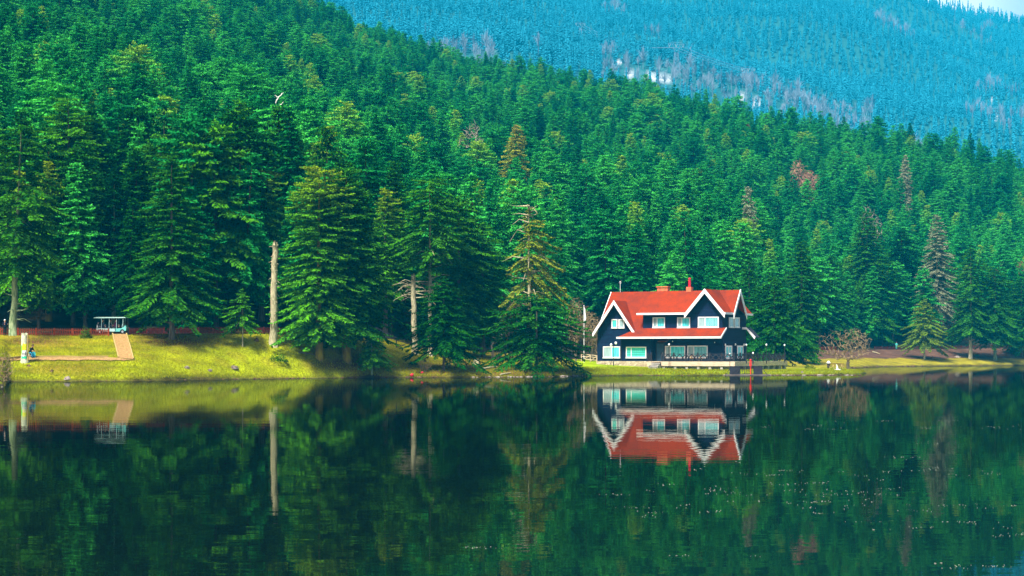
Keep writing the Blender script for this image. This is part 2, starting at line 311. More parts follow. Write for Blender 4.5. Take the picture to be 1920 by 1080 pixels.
# ------------------------------------------------------------------ conifers
def twig_mesh(name, quads, var, hgt):
    V = np.array(quads, np.float32).reshape(-1, 3); Q = np.arange(len(V)).reshape(-1, 4)
    me = np_mesh(name, V, Q)
    for n, a in (('var', var), ('hgt', hgt)):
        at = me.attributes.new(n, 'FLOAT', 'FACE'); at.data.foreach_set('value', np.array(a, np.float32))
    return me
def conifer(name, H, Rm, base, seed, per_m=2.1, nb=9, shape=.75, droop=.30, low=.85, gap=.10, fin=1.0, lean=0, flat=False, side=None, twist=.6, tips=1.0):
    """crown of separate fans of needles on whorled branches that bow down and lift again at their ends"""
    rg = random.Random(seed); quads = []; var = []; hgt = []
    lob = [(rg.uniform(0, 6.28), rg.uniform(.08, .26), rg.choice((1,2,3))) for _ in range(3)]
    zmul = [rg.uniform(.80, 1.2) for _ in range(40)]
    nl = max(8, int((H-base)*per_m)); U = rg.uniform
    for i in range(nl):
        s = (i+rg.random()*.6)/nl                     # 0 top .. 1 bottom
        z0 = H - s*(H-base)
        prof = (s+.02)**shape
        if flat: prof = min(1, (s*3.2+.12)**.6)*(.78+.22*s)
        if s > low: prof *= 1-.55*(s-low)/(1-low+1e-6)
        prof *= zmul[int(s*39)]
        n = nb if s > .12 else max(5, int(nb*.7)); off = U(0, 6.28)
        for j in range(n):
            if rg.random() < gap: continue
            az = off+2*math.pi*j/n+U(-.3, .3)
            lb = 1+sum(a*math.sin(k*az+p+z0*.35) for p, a, k in lob)
            if side is not None: lb *= .45+.55*max(0, math.cos(az-side))
            Lb = Rm*prof*lb*U(.75, 1.15)+.3*fin
            if Lb < .2: continue
            ca, sa = math.cos(az), math.sin(az); up = .30-.62*s+U(-.1, .1); zj = z0+U(-.3, .3)
            bv = rg.random(); st = .27*fin; nt_ = max(2, int(Lb/st)); dr = droop*U(.6, 1.4)
            def pt(t): r = Lb*t; return ca*r+lean*z0/H, sa*r, zj+up*r-dr*Lb*(t*t-1.1*max(0, t-.7)**2*3)
            for k in range(nt_+1):
                t = (k+.4)/(nt_+.4)
                if t < .16 and Lb > 1.5: continue
                x, y, zz = pt(t)
                x2, y2, z2 = pt(min(1.06, t+.12)); gz_ = (z2-zz)
                tw = min(.95, .32*fin+.27*Lb*(1-t)**.8*min(1, t*2.2))*U(.7, 1.3); w = .145*fin*U(.75, 1.3)+.02*tw
                for sd2 in ((-1, 1) if k < nt_ else (-.35, .35)):
                    a2 = az+sd2*U(.7, 1.1); c2, s2 = math.cos(a2), math.sin(a2); dz = U(-.55, -.05)*twist+gz_*.5
                    roll = U(-.75, .75); nx, ny, nz_ = -s2*w*math.cos(roll), c2*w*math.cos(roll), w*math.sin(roll)
                    v_ = min(1, max(0, .40*bv+.50*t*tips*rg.random()+.2*rg.random()))
                    if tw > .9:                       # a long side shoot: two leaves, the outer one bowed
                        m1 = (x+c2*tw*.5, y+s2*tw*.5, zz+dz*tw*.28); e = (x+c2*tw, y+s2*tw, zz+dz*tw)
                        quads += [(x, y, zz), (x+c2*tw*.3-nx, y+s2*tw*.3-ny, zz+dz*tw*.12-nz_), m1, (x+c2*tw*.3+nx, y+s2*tw*.3+ny, zz+dz*tw*.12+nz_)]
                        quads += [m1, (x+c2*tw*.72-nx, y+s2*tw*.72-ny, zz+dz*tw*.55+nz_), e, (x+c2*tw*.72+nx, y+s2*tw*.72+ny, zz+dz*tw*.55-nz_)]
                        var += [v_, min(1, v_+.12)]; hgt += [z0/H]*2
                    else:
                        quads += [(x, y, zz), (x+c2*tw*.55-nx, y+s2*tw*.55-ny, zz+dz*tw*.3-nz_+.03), (x+c2*tw, y+s2*tw, zz+dz*tw), (x+c2*tw*.55+nx, y+s2*tw*.55+ny, zz+dz*tw*.3+nz_+.03)]
                        var.append(v_); hgt.append(z0/H)
                if rg.random() < .55:                 # upturned tuft on top of the branch
                    h_ = U(.15, .38)*fin; a2 = U(0, 6.28); c2, s2 = math.cos(a2), math.sin(a2); w2 = .12*fin
                    quads += [(x, y, zz-.05), (x+c2*h_*.5-s2*w2, y+s2*h_*.5+c2*w2, zz+h_*.35), (x+c2*h_*1.1, y+s2*h_*1.1, zz+h_*.8), (x+c2*h_*.5+s2*w2, y+s2*h_*.5-c2*w2, zz+h_*.35)]; var.append(min(1, .35*bv+.4*rg.random()+.25)); hgt.append(z0/H)
                if rg.random() < .45:                 # short hanging spray under the branch
                    h_ = U(.25, .6)*fin; a2 = U(0, 3.14); c2, s2 = math.cos(a2)*.2*fin, math.sin(a2)*.2*fin
                    quads += [(x, y, zz), (x-c2, y-s2, zz-h_*.5), (x+U(-.1, .1), y, zz-h_), (x+c2, y+s2, zz-h_*.5)]; var.append(.25*bv); hgt.append(z0/H)
    for k in range(6):                                # leader
        a = U(0, 6.28); z = H-.15*k; w = .1+.09*k; x = lean
        quads += [(x,0,z+.35), (x+math.cos(a)*w, math.sin(a)*w, z), (x,0,z-.2), (x-math.cos(a)*w*.4, -math.sin(a)*w*.4, z+.05)]; var.append(.6); hgt.append(1)
    return twig_mesh(name, quads, var, hgt)
def trunk(H, r, seed, whisk=0, wl=1.2, z0=1.5, z1=None, lean=0, n=8, stub=False):
    rg = random.Random(seed); b = MB(); pts = []; rad = []
    for i in range(12):
        t = i/11; pts.append((lean*t+rg.uniform(-.04, .04)*r*4*(0 < t), rg.uniform(-.04, .04)*r*4, -0.5+(H+.5)*t)); rad.append(r*(1.35 if i == 0 else 1.1 if i == 1 else 1)*(1-.85*t if not stub else 1-.3*t))
    b.tube(pts, rad, n)
    z1 = z1 or H*.95
    for k in range(whisk):
        z = rg.uniform(z0, z1); a = rg.uniform(0, 6.28); L_ = wl*rg.uniform(.3, 1); t = z/H; x = lean*t
        p = Vector((x, 0, z)); q1 = p+Vector((math.cos(a)*L_*.6, math.sin(a)*L_*.6, rg.uniform(-.05, .25)*L_)); q2 = p+Vector((math.cos(a)*L_, math.sin(a)*L_, rg.uniform(-.35, .3)*L_))
        b.tube([p, q1, q2], [.06+.025*L_, .045, .02], 4)
    return b
PROTO = {}
SPECS = dict(                                           # a few grown forms, re-used at different sizes and turns
    fir_a=dict(H=22, Rm=4.6, base=2.2, seed=1, shape=.66), fir_b=dict(H=23, Rm=4.2, base=4.0, seed=2, shape=.58, gap=.15, droop=.33),
    fir_c=dict(H=21, Rm=4.8, base=3.2, seed=3, shape=.74), fir_d=dict(H=22, Rm=4.2, base=5.5, seed=4, shape=.48, gap=.2, droop=.38),
    fir_e=dict(H=20, Rm=4.3, base=4.5, seed=5, flat=True, gap=.18, droop=.3), fir_f=dict(H=24, Rm=3.9, base=3.5, seed=6, shape=.62, gap=.12),
    fir_g=dict(H=21, Rm=4.0, base=6.5, seed=7, flat=True, gap=.22, droop=.25), fir_h=dict(H=17, Rm=4.0, base=1.2, seed=8, shape=.8),
    fir_i=dict(H=23, Rm=4.4, base=5, seed=9, shape=.55, gap=.42, droop=.4), fir_j=dict(H=21, Rm=5.0, base=4, seed=10, shape=.5, gap=.2, side=1.0),
    fir_k=dict(H=25, Rm=3.0, base=4, seed=11, shape=.5, gap=.15), fir_l=dict(H=19, Rm=4.6, base=5, seed=12, flat=True, gap=.3, droop=.22))
KEYS = list(SPECS)
for k_, s_ in SPECS.items():
    PROTO[k_] = (conifer(k_, **s_), trunk(s_['H']*.95, .27, s_['seed']+50, whisk=16, z1=s_['base']+3, wl=1.6), s_['H'], s_['Rm'])
TR_ME = {}
def part_mesh(mb, name):
    me = bpy.data.meshes.new(name); me.from_pydata(mb.v, [], mb.f); me.polygons.foreach_set('use_smooth', [True]*len(mb.f)); me.update(); return me
for k_ in KEYS: PROTO[k_] = (PROTO[k_][0], part_mesh(PROTO[k_][1], k_+'_trunk'), PROTO[k_][2], PROTO[k_][3])
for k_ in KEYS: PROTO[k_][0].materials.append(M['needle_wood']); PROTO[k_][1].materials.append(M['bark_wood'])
HERO = []                                               # (x, y, radius) kept free of the wood behind
def place(name, crown, trk, loc, sc=1, rz=0, tint=.5, label='', cat='tree', group=None, cmat=None, tmat=None, sxy=1.0, clear=2.6):
    t = empty(name, loc, rz, label=label, cat=cat, group=group); t.scale = (sc*sxy, sc*sxy, sc)
    if crown:
        c = bpy.data.objects.new('crown', crown); C.objects.link(c); c.parent = t; c['tint'] = float(tint)
        if cmat: c.material_slots[0].link = 'OBJECT'; c.material_slots[0].material = cmat
    k = bpy.data.objects.new('trunk', trk); C.objects.link(k); k.parent = t
    if tmat: k.material_slots[0].link = 'OBJECT'; k.material_slots[0].material = tmat
    HERO.append((loc[0], loc[1], clear)); return t
def mesh_of(mb, name, m):
    me = part_mesh(mb, name); me.materials.append(m); return me
def hero(px, by, top, label, d=None, tint=.5, cmat='needle', tmat='bark', trunk_kw=None, width=None, clear=2.6, group=None, name='fir_tree', **kw):
    p = G(px, d) if d else hit(px, by)
    H = (CH+(HY-top)*p.y/F)-p.z
    kw.setdefault('Rm', H*.2); 
    if width: kw['Rm'] = width*p.y/F/2*1.25
    kw.setdefault('base', H*.1); kw.setdefault('seed', int(px*7+by)); kw.setdefault('fin', .74)
    cr = conifer(name+'_crown', H, **kw); cr.materials.append(M[cmat])
    tk = dict(r=.016*H+.05, whisk=14, wl=1.5, z1=kw['base']+2.5); tk.update(trunk_kw or {})
    tb = trunk(H*.97, seed=kw['seed']+9, lean=kw.get('lean', 0), **tk)
    return place(name, cr, mesh_of(tb, name+'_trunk', M[tmat]), p, 1, 0, tint, label, group=group, clear=clear)
# front rank, left to right
hero(24, 629, 236, 'tall fir at the left edge with a pale mossy trunk and open drooping branches', tmat='bark_moss', width=200, base=6.5, shape=.45, gap=.28, droop=.35, low=.6, lean=.9, trunk_kw=dict(r=.42, whisk=26, wl=2.0, z1=14), seed=31, tint=.55, per_m=1.5)
hero(92, 612, 262, 'dark fir behind the red picket fence with yellow lichen on its trunk foot', d=232, tmat='bark_yellow', width=130, base=6, shape=.6, seed=32, tint=.2, cmat='needle_dark')
hero(128, 560, 190, 'tall fir with a round yellow-green top rising behind the tree at the left edge', d=247, width=130, base=8, flat=True, seed=33, tint=.75)
hero(214, 600, 322, 'slim dark fir whose thin pale trunk stands right behind the shuttle cart', d=231, tmat='bark_moss', width=108, base=3.6, shape=.75, gap=.06, seed=34, tint=.3, cmat='needle_dark', trunk_kw=dict(r=.27, whisk=8, z1=5))
hero(322, 637, 288, 'broad conical fir with low sweeping branches right of the cart ramp', width=160, base=3.2, droop=.2, shape=.78, low=.93, gap=.04, nb=9, seed=35, tint=.5, trunk_kw=dict(r=.3))
hero(300, 600, 255, 'bushy round-topped fir behind the broad conical fir by the cart ramp', d=243, width=120, base=8, flat=True, seed=36, tint=.7)
hero(378, 618, 318, 'dark narrow fir just right of the broad conical fir, behind the red fence', d=236, width=105, base=3, shape=.6, seed=37, tint=.35)
hero(440, 600, 262, 'fir with a yellowing pointed top left of the tall bare snag', d=246, width=110, base=6, shape=.65, gap=.2, seed=38, tint=.95)
hero(490, 600, 300, 'ragged olive-topped fir directly behind the tall bare snag', d=240, width=110, base=7, shape=.5, gap=.28, seed=39, tint=.94, cmat='needle')
hero(455, 650, 545, 'young fir with a thin white trunk in the grass left of the tall snag', width=66, base=2.2, shape=.8, low=.95, gap=.1, fin=.52, seed=40, tint=.8, per_m=2.8, tmat='bark_pale', trunk_kw=dict(r=.09, whisk=2, z1=3), clear=2)
hero(598, 671, 318, 'old fir with yellowing upper branches, left one of the dense pair on the lawn', width=132, base=2.2, shape=.34, low=.9, gap=.06, nb=9, seed=41, tint=.95, per_m=2.7, droop=.2, tmat='bark_yellow', trunk_kw=dict(r=.42, whisk=6))
hero(650, 677, 320, 'huge dense dark fir with a yellow-footed trunk, right one of the pair on the lawn', width=142, base=3.2, shape=.32, low=.93, gap=.04, nb=10, seed=42, tint=.55, per_m=2.8, droop=.2, tmat='bark_yellow', trunk_kw=dict(r=.5, whisk=6))
hero(697, 703, 622, 'small bushy dark green fir at the water edge right of the dense pair', width=76, base=1.5, shape=.8, low=.9, gap=.02, nb=9, fin=.5, seed=43, tint=.85, per_m=3.2, tmat='bark_moss', trunk_kw=dict(r=.12, whisk=0))
hero(722, 640, 355, 'fir with an orange-tinged top just right of the dense pair', d=241, width=84, base=5, shape=.5, gap=.15, seed=44, tint=.95)
hero(806, 648, 338, 'big spreading fir with a bare pale middle trunk above the young dark fir', d=238, tmat='bark_pale', width=142, base=11, shape=.36, gap=.16, low=.6, droop=.35, seed=45, tint=.62, trunk_kw=dict(r=.30, whisk=34, wl=2.8, z0=7, z1=14), nb=8)
hero(860, 640, 372, 'dense green fir behind and right of the fir with the bare middle trunk', d=246, width=130, base=3, shape=.38, gap=.06, seed=46, tint=.6)
hero(905, 650, 420, 'fir with drooping lower boughs left of the half dead olive fir', d=249, width=110, base=3, shape=.6, gap=.1, seed=47, tint=.45)
hero(832, 694, 524, 'full young dark green fir with two thin stems near the water', width=122, base=2.4, shape=.72, low=.92, gap=.02, nb=10, fin=.6, seed=48, tint=.3, per_m=2.8, trunk_kw=dict(r=.14, whisk=4))
hero(992, 690, 392, 'half dead olive fir with a bare forked top, tallest tree beside the house', d=236, tmat='bark_pale', cmat='needle_olive', width=150, base=8.6, shape=.62, gap=.42, low=.95, droop=.55, nb=8, seed=49, tint=.6, side=.15, trunk_kw=dict(r=.36, whisk=44, wl=3.4, z0=7.5, z1=20), per_m=1.6)
hero(1006, 695, 556, 'wide low dark fir thicket below the half dead olive fir', d=233, width=150, base=1.6, flat=True, low=.95, gap=.12, nb=9, fin=.66, seed=50, tint=.4, per_m=2.4, trunk_kw=dict(r=.2))
# right of the house
hero(1452, 664, 520, 'bright green conical fir right beside the house roof and deck', d=306, width=112, base=1.5, shape=.6, gap=.04, nb=9, seed=51, tint=.4)
hero(1405, 664, 490, 'dark fir directly behind the right end of the house', d=318, width=80, base=1.5, shape=.6, gap=.05, nb=8, seed=55, tint=.4)
hero(1503, 655, 455, 'tall slender fir behind the end of the deck railing', d=352, width=88, base=1.5, shape=.6, gap=.05, seed=52, tint=.5)
hero(1556, 650, 480, 'fir behind the left side of the round bare tree on the point', d=425, width=84, base=2, shape=.6, seed=53, tint=.4)
hero(1625, 640, 400, 'big broad fir on the far bank above the right side of the round bare tree', d=447, width=110, base=3, shape=.6, gap=.08, seed=54, tint=.5)
hero(1733, 674, 562, 'young lime-green fir with a white trunk on the far bank', width=76, base=3.6, shape=.72, low=.92, gap=.04, nb=9, fin=.66, seed=56, tint=.7, cmat='needle_lime', tmat='bark_pale', trunk_kw=dict(r=.22, whisk=0))
hero(1690, 620, 430, 'dark fir with a long bare dark trunk left of the grey-brown dying fir', d=462, width=72, base=13, shape=.6, seed=57, tint=.2, cmat='needle_dark', trunk_kw=dict(r=.4))
hero(1757, 640, 404, 'grey-brown dying fir standing pale against the dark wood on the far bank', d=456, width=84, base=5, shape=.7, gap=.2, droop=.35, seed=58, tint=.6, cmat='needle_grey', tmat='bark_pale', trunk_kw=dict(r=.35))
hero(1820, 673, 465, 'fir on the far bank with pale spots along its visible trunk', width=84, base=5.5, shape=.62, gap=.18, seed=59, tint=.55, tmat='bark_pale', trunk_kw=dict(r=.4, whisk=14))
hero(1866, 676, 505, 'fir with a straight pale lower trunk near the right end of the far bank', width=96, base=5, shape=.5, gap=.12, seed=60, tint=.5, tmat='bark_moss', trunk_kw=dict(r=.38))
hero(1915, 668, 520, 'fir cut by the right edge of the view on the far bank', width=90, base=2.5, shape=.6, seed=61, tint=.4)
# snags
def snag(px, base, top, r, label, whisk, wl, seed, lean=0, tmat='bark_pale', extra=None):
    p = hit(px, base); H = CH+(HY-top)*p.y/F-p.z; b = trunk(H, r, seed, whisk, wl, 2.5, H*.98, lean, 10, True)
    rg = random.Random(seed)
    for k in range(9): a = rg.uniform(0, 6.28); b.tube([(lean+math.cos(a)*r*.5, math.sin(a)*r*.5, H-.2), (lean+math.cos(a)*r*.5, math.sin(a)*r*.5, H+rg.uniform(.1, .5))], [r*.3, .03], 4)
    t = empty('dead_tree', p, label=label, cat='dead tree'); o = b.build('trunk', M[tmat], t, smooth=True); HERO.append((p.x, p.y, 2.5))
    if extra: extra(t, H, rg)
    return t
snag(512, 648, 457, .46, 'tall bare snag without a crown standing alone on the lawn', 60, .8, 70, lean=.25)
def dead_arms(t, H, rg):
    b = MB()
    for k in range(16):
        a = math.pi+rg.uniform(-.9, .9) if k < 11 else rg.uniform(-.5, .5); z = H*rg.uniform(.72, .98); L_ = rg.uniform(1.0, 3.4); p = Vector((0, 0, z)); q_ = p+Vector((math.cos(a)*L_*.6, math.sin(a)*L_*.4, rg.uniform(-.1, .2)*L_)); e = q_+Vector((math.cos(a)*L_*.5, math.sin(a)*L_*.3, -rg.uniform(.1, .5)*L_))
        b.tube([p, q_, e], [.09, .05, .02], 4)
        for m_ in range(3): f = q_.lerp(e, rg.random()); b.tube([f, f+Vector((rg.uniform(-.7, .7), rg.uniform(-.5, .5), rg.uniform(-.7, .2)))], [.025, .01], 3)
    b.build('broken_branch', M['bark_pale'], t)
snag(779, 663, 520, .40, 'broken grey snag with dead branch stubs at its top, beside the young dark fir', 12, 1.0, 71, lean=-.3, extra=dead_arms)

# ------------------------------------------------------------------ bare broadleaved trees
def bare(name, loc, H, Wd, seed, label, tm, bm='bark', cat='bare tree', dense=1.0, stems=1, group=None, rt=.22, fork=.25, depth=5, tw=.022, up=.35, clear=2.0, cb=.28):
    CBF = cb; rg = random.Random(seed); t = empty(name, loc, label=label, cat=cat, group=group); tb = MB(); cb = MB()
    # nodes grow outwards to points spread through the crown; each joins the nearest wood already there
    n_t = {7: 1100, 6: 620, 5: 420, 4: 160}.get(depth, 400); n_t = int(n_t*min(1.3, dense)); rx = Wd/2; z0 = H*CBF; zc = (z0+H)/2; rz_ = (H-z0)/2
    N = []; par = []
    for s in range(stems):
        ox, lean_ = (0, rg.uniform(-.25, .25)*Wd*.4) if stems > 1 else (0, 0); k0 = len(N); hf = H*max(fork*.75, CBF*.9)
        for q_ in range(5): f = q_/4; N.append((ox+lean_*f+rg.uniform(-.06, .06)*f, rg.uniform(-.06, .06)*f, -.2+(hf+.2)*f)); par.append(k0+q_-1 if q_ else -1)
    base_n = len(N); tg = []
    while len(tg) < n_t:
        v = Vector((rg.uniform(-1, 1), rg.uniform(-1, 1), rg.uniform(-1, 1)))
        if v.length > 1 or v.length < rg.random()*.75: continue
        bulge = .92+.24*math.sin(3.1*math.atan2(v.y, v.x)+seed)+.10*math.sin(7*v.z+seed)
        tg.append(Vector((v.x*rx*bulge, v.y*rx*bulge, zc+v.z*rz_*(.92+.12*math.sin(4*v.x+seed)))))
    hub = Vector((0, 0, N[base_n-1][2])); tg.sort(key=lambda v: (v-hub).length)
    A = np.zeros((len(N)+n_t*2+5, 3)); A[:len(N)] = N; cnt = len(N); pen = np.zeros(len(A)); pen[:base_n] = 0
    okb = np.zeros(len(A)); okb[:base_n] = [.0 if (k % 5) >= 4 else 99 for k in range(base_n)]
    for v in tg:
        dlt = A[:cnt]-np.array(v); d_ = np.sqrt((dlt**2).sum(1))+okb[:cnt]+.25*np.maximum(0, dlt[:, 2]); k = int(d_.argmin())
        a = Vector(A[k]); mid = a.lerp(v, .5)+Vector((rg.uniform(-.12, .12), rg.uniform(-.12, .12), rg.uniform(-.04, .14)))*(v-a).length
        A[cnt] = mid; par.append(k); A[cnt+1] = v; par.append(cnt); cnt += 2
    ex = 2.25; rr = np.zeros(cnt); ch_n = np.zeros(cnt)
    for k in range(cnt-1, -1, -1):
        if rr[k] == 0: rr[k] = (tw*.55)**ex
        if par[k] >= 0: rr[par[k]] += rr[k]; ch_n[par[k]] += 1
    rr = rr**(1/ex); rr = np.minimum(rr, rt); rr = np.where(np.arange(cnt) < base_n, np.maximum(rr, rt*.7), rr)
    for k in range(cnt):
        if par[k] < 0: continue
        a, c_ = Vector(A[par[k]]), Vector(A[k]); r0, r1 = min(rr[par[k]], rr[k]*1.35), rr[k]
        (tb if k < base_n else cb).tube([a, c_], [r0, r1], 6 if r1 > rt*.4 else 3, cap=False)
        if ch_n[k] == 0:
            for q_ in range(3):
                dv = ((c_-a).normalized()+Vector((rg.uniform(-.8, .8), rg.uniform(-.8, .8), rg.uniform(-.5, .9)))).normalized()*rg.uniform(.35, .9)*H*.05; cb.tube([c_, c_+dv], [tw*.45, tw*.2], 3, cap=False)
    tb.build('trunk', M[bm], t, smooth=True); cb.build('branches', M[tm], t); HERO.append((loc[0], loc[1], clear)); return t
def bare_at(px, base, top, width, label, tm, d=None, **kw):
    p = G(px, d) if d else hit(px, base); H = CH+(HY-top)*p.y/F-p.z
    return bare(kw.pop('name', 'bare_tree'), p, H, width*p.y/F, kw.pop('seed', int(px+top)), label, tm, **kw)
bare_at(1590, 691, 612, 104, 'wide round leafless tree beside the picnic tables on the grassy point', 'twig', d=268, rt=.34, fork=.24, depth=7, dense=.62, tw=.03, cb=.14, seed=5)
bare_at(948, 668, 540, 62, 'leafless pale-twigged tree left of the low fir thicket', 'twig', d=250, seed=6, rt=.16, depth=6, tw=.03)
bare_at(925, 664, 590, 52, 'thin grey leafless tree at the edge of the wood, left of the thicket', 'twig_grey', d=258, seed=7, rt=.14, stems=2, tw=.03)
bare_at(1080, 676, 560, 56, 'tall brown leafless tree between the thicket and the white gable', 'twig', d=272, seed=8, rt=.16, depth=6, dense=1.2, stems=2, tw=.035)
bare_at(1112, 674, 584, 62, 'brown leafless tree touching the left gable of the house', 'twig', d=276, seed=9, rt=.15, depth=6, dense=1.2, stems=2, tw=.035)
bare_at(1132, 674, 600, 50, 'low brown leafless bush against the left wall of the house', 'twig', d=281, seed=10, rt=.12, depth=5, dense=1.4, stems=3, name='bare_bush', cat='bush', tw=.03, cb=.08, fork=.1)
bare_at(3, 730, 655, 60, 'leafless grey-brown shrub at the left edge of the water', 'twig', d=160, seed=11, rt=.05, depth=5, dense=1.2, stems=6, name='bare_shrub', cat='shrub', tw=.014, fork=.12, cb=.05)
bare_at(1872, 560, 488, 42, 'round pinkish leafless crown, left one of the two at the right edge', 'twig_pink', d=500, seed=12, rt=.25, depth=6, dense=1.3, tw=.07)
bare_at(1917, 560, 484, 46, 'round pinkish leafless crown, right one of the two at the right edge', 'twig_pink', d=505, seed=13, rt=.25, depth=6, dense=1.3, tw=.07)
bare_at(796, 697, 668, 34, 'small yellowish bare bush at the shore in front of the two-stemmed young fir', 'twig', d=225, seed=14, rt=.03, depth=4, stems=5, name='bare_bush', cat='bush', tw=.014, cb=.05, fork=.1)
def d_for_top(px, top, H):
    ds = np.arange(float(d_road(px))+12, float(d_ridge(px)), 2.0); z = ground((px-CX)/F*ds, ds)+H
    y = HY-(z-CH)*F/ds; k = np.where(y <= top)[0]; return float(ds[k[0]]) if len(k) else float(ds[-1])
def hill_bare(px, top, width, H, label, tm, **kw):
    d = d_for_top(px, top, H); kw.setdefault('seed', int(px)); kw.setdefault('rt', .3); kw.setdefault('tw', .06); kw.setdefault('clear', 6.5)
    return bare('bare_tree', G(px, d), H, width*d/F, kw.pop('seed'), label, tm, **kw)
hill_bare(522, 172, 34, 22, 'white forked dead tree on the upper left slope above the tall snag', 'twig_white', bm='twig_white', depth=4, dense=.5, tw=.12, rt=.35, fork=.35, cb=.4)
hill_bare(1497, 301, 50, 19, 'pinkish brown leafless tree, left one of the clump in the middle of the right slope', 'twig_pink', depth=6, dense=1.3, tw=.09)
hill_bare(1524, 318, 44, 18, 'reddish brown leafless tree, right one of the clump in the middle of the right slope', 'twig_pink', depth=6, dense=1.3, tw=.09)
hill_bare(885, 224, 46, 22, 'pale yellow-grey leafless crown on the middle slope above the spreading fir', 'twig_grey', depth=6, tw=.08)
hill_bare(714, 358, 44, 17, 'grey leafless crown peeping over the firs right of the dense pair', 'twig_grey', depth=6, tw=.06)
hill_bare(1630, 386, 48, 24, 'pale bare crown over the broad fir on the far bank', 'twig_grey', depth=5, tw=.07)
def place_proto(key, px, top, label, tint, H=21, cm=None, tmm=None, wide=1.0):
    d = d_for_top(px, top, H); cr, tr, h, r = PROTO[key]
    return place('fir_tree', cr, tr, G(px, d), H/h, px, tint, label, cmat=M[cm] if cm else None, tmat=M[tmm] if tmm else None, sxy=wide, clear=4.0)
place_proto('fir_h', 1401, 234, 'small rust-red dead fir on the upper right slope', .6, 15, 'rust')
place_proto('fir_h', 587, 178, 'reddish dead fir top on the upper left slope right of the white dead tree', .4, 15, 'rust')
place_proto('fir_d', 1402, 352, 'thin half bare pale fir with a long grey trunk on the slope above the house', .6, 24, 'needle_grey', 'bark_pale', .55)
place_proto('fir_b', 968, 236, 'yellow-brown thinning fir at mid slope above the half dead olive fir', .95, 23, 'needle_olive')
place_proto('fir_e', 1225, 175, 'broad yellow-tipped fir at the crest below the pylon', .97, 22)
place_proto('fir_f', 1698, 292, 'bare-topped greyish fir on the slope above the dying fir', .9, 24, 'needle_grey', 'bark_pale', .7)

# the fir wood on the slope: the ones that show largest are things of their own, the rest one mass
rng = np.random.default_rng(11); pts = []
d = 215.0
while d < 960:
    sp = 5.3+(d-215)*.0016; xs = np.arange(CX-980-1000, CX+1750, 1)
    x0, x1 = (-760-CX)/F*d, (2620-CX)/F*d
    for x in np.arange(x0, x1, sp): pts.append((x+rng.uniform(-.42, .42)*sp, d+rng.uniform(-.45, .45)*sp))
    d += sp*1.02
pts = np.array(pts); ppx = CX+F*pts[:,0]/pts[:,1]; dr_ = d_road(ppx)
keep = (pts[:,1] > dr_+8.5) & (pts[:,1] < d_ridge(ppx)+30)
keep &= ~((ppx > 1060) & (ppx < 1480) & (pts[:,1] < 312))
keep &= ~((ppx > 1060) & (ppx < 1110) & (pts[:,1] < 330)) & (rng.random(len(pts)) > .05)
for hx, hy, hr in HERO: keep &= (np.hypot(pts[:,0]-hx, pts[:,1]-hy) > hr*1.15)
pts = pts[keep]; n = len(pts); pz = ground(pts[:,0], pts[:,1]); ppx = CX+F*pts[:,0]/pts[:,1]
kind = rng.integers(0, len(KEYS), n); tint = rng.random(n); Hh = rng.uniform(16, 25, n)*np.where(rng.random(n) < .2, .72, 1)*np.interp(pts[:,1], [215, 270, 420, 900], [1.05, 1.0, .86, .80])
Hh *= np.where((ppx < 560) & (pts[:,1] < 300), 1.08, 1)
rot = rng.uniform(0, 6.283, n); fat = rng.uniform(.72, 1.02, n)*np.interp(pts[:,1], [215, 300, 900], [1.15, 1.0, .98])
ph = np.array([PROTO[k][2] for k in KEYS])[kind]; pr = np.array([PROTO[k][3] for k in KEYS])[kind]
sc = Hh/ph; topy = HY-(pz+Hh-CH)*F/pts[:,1]; hw = pr*sc*fat*F/pts[:,1]*.8
sky_ = np.full(2200, 620.0); order = np.argsort(pts[:,1]); vis = np.zeros(n)
for hx, hy, hr in HERO:
    pass
for i in order:
    a, b = int(ppx[i]-hw[i])+100, int(ppx[i]+hw[i])+101
    if b <= 100 or a >= 2020: continue
    a = max(a, 100); b = min(b, 2020)
    if b <= a: continue
    seg = sky_[a:b]; xx = np.arange(a, b)-100; ty = topy[i]+np.abs(xx-ppx[i])/hw[i]*Hh[i]*.55*F/pts[i,1]
    vis[i] = np.clip(seg-np.maximum(ty, 0), 0, None).sum(); sky_[a:b] = np.minimum(seg, ty+4)
big = np.argsort(-vis)[:262]; bigset = set(big.tolist())
def region(px, py):
    for lim, nm in ((150, 'above the mossy trunk'), (270, 'above the shuttle cart'), (420, 'above the broad conical fir'), (560, 'above the tall bare snag'), (720, 'above the dense pair of firs'), (900, 'above the spreading fir'),
                    (1090, 'above the half dead olive fir'), (1250, 'above the red roof'), (1420, 'above the red chimney pipe'), (1560, 'above the deck railing'), (1690, 'above the round bare tree'), (1800, 'above the grey-brown dying fir'), (9999, 'at the right edge')):
        if px < lim: col_ = nm; break
    row = 'at the crest' if py < 140+max(0, px-900)*.17 else 'high up' if py < 240+max(0, px-900)*.1 else 'halfway up' if py < 350 else 'low down'
    return row, col_
seen = {}
for i in big: seen.setdefault(region(ppx[i], topy[i])+(('yellow-topped' if tint[i] > .93 else 'light green' if tint[i] > .55 else 'dark green'),), []).append(i)
WORDS = ['leftmost', 'second from the left', 'third from the left', 'fourth from the left', 'fifth from the left', 'sixth from the left', 'seventh from the left', 'eighth from the left', 'ninth from the left', 'tenth from the left', 'eleventh from the left', 'twelfth from the left', 'thirteenth from the left']
LAB = {}
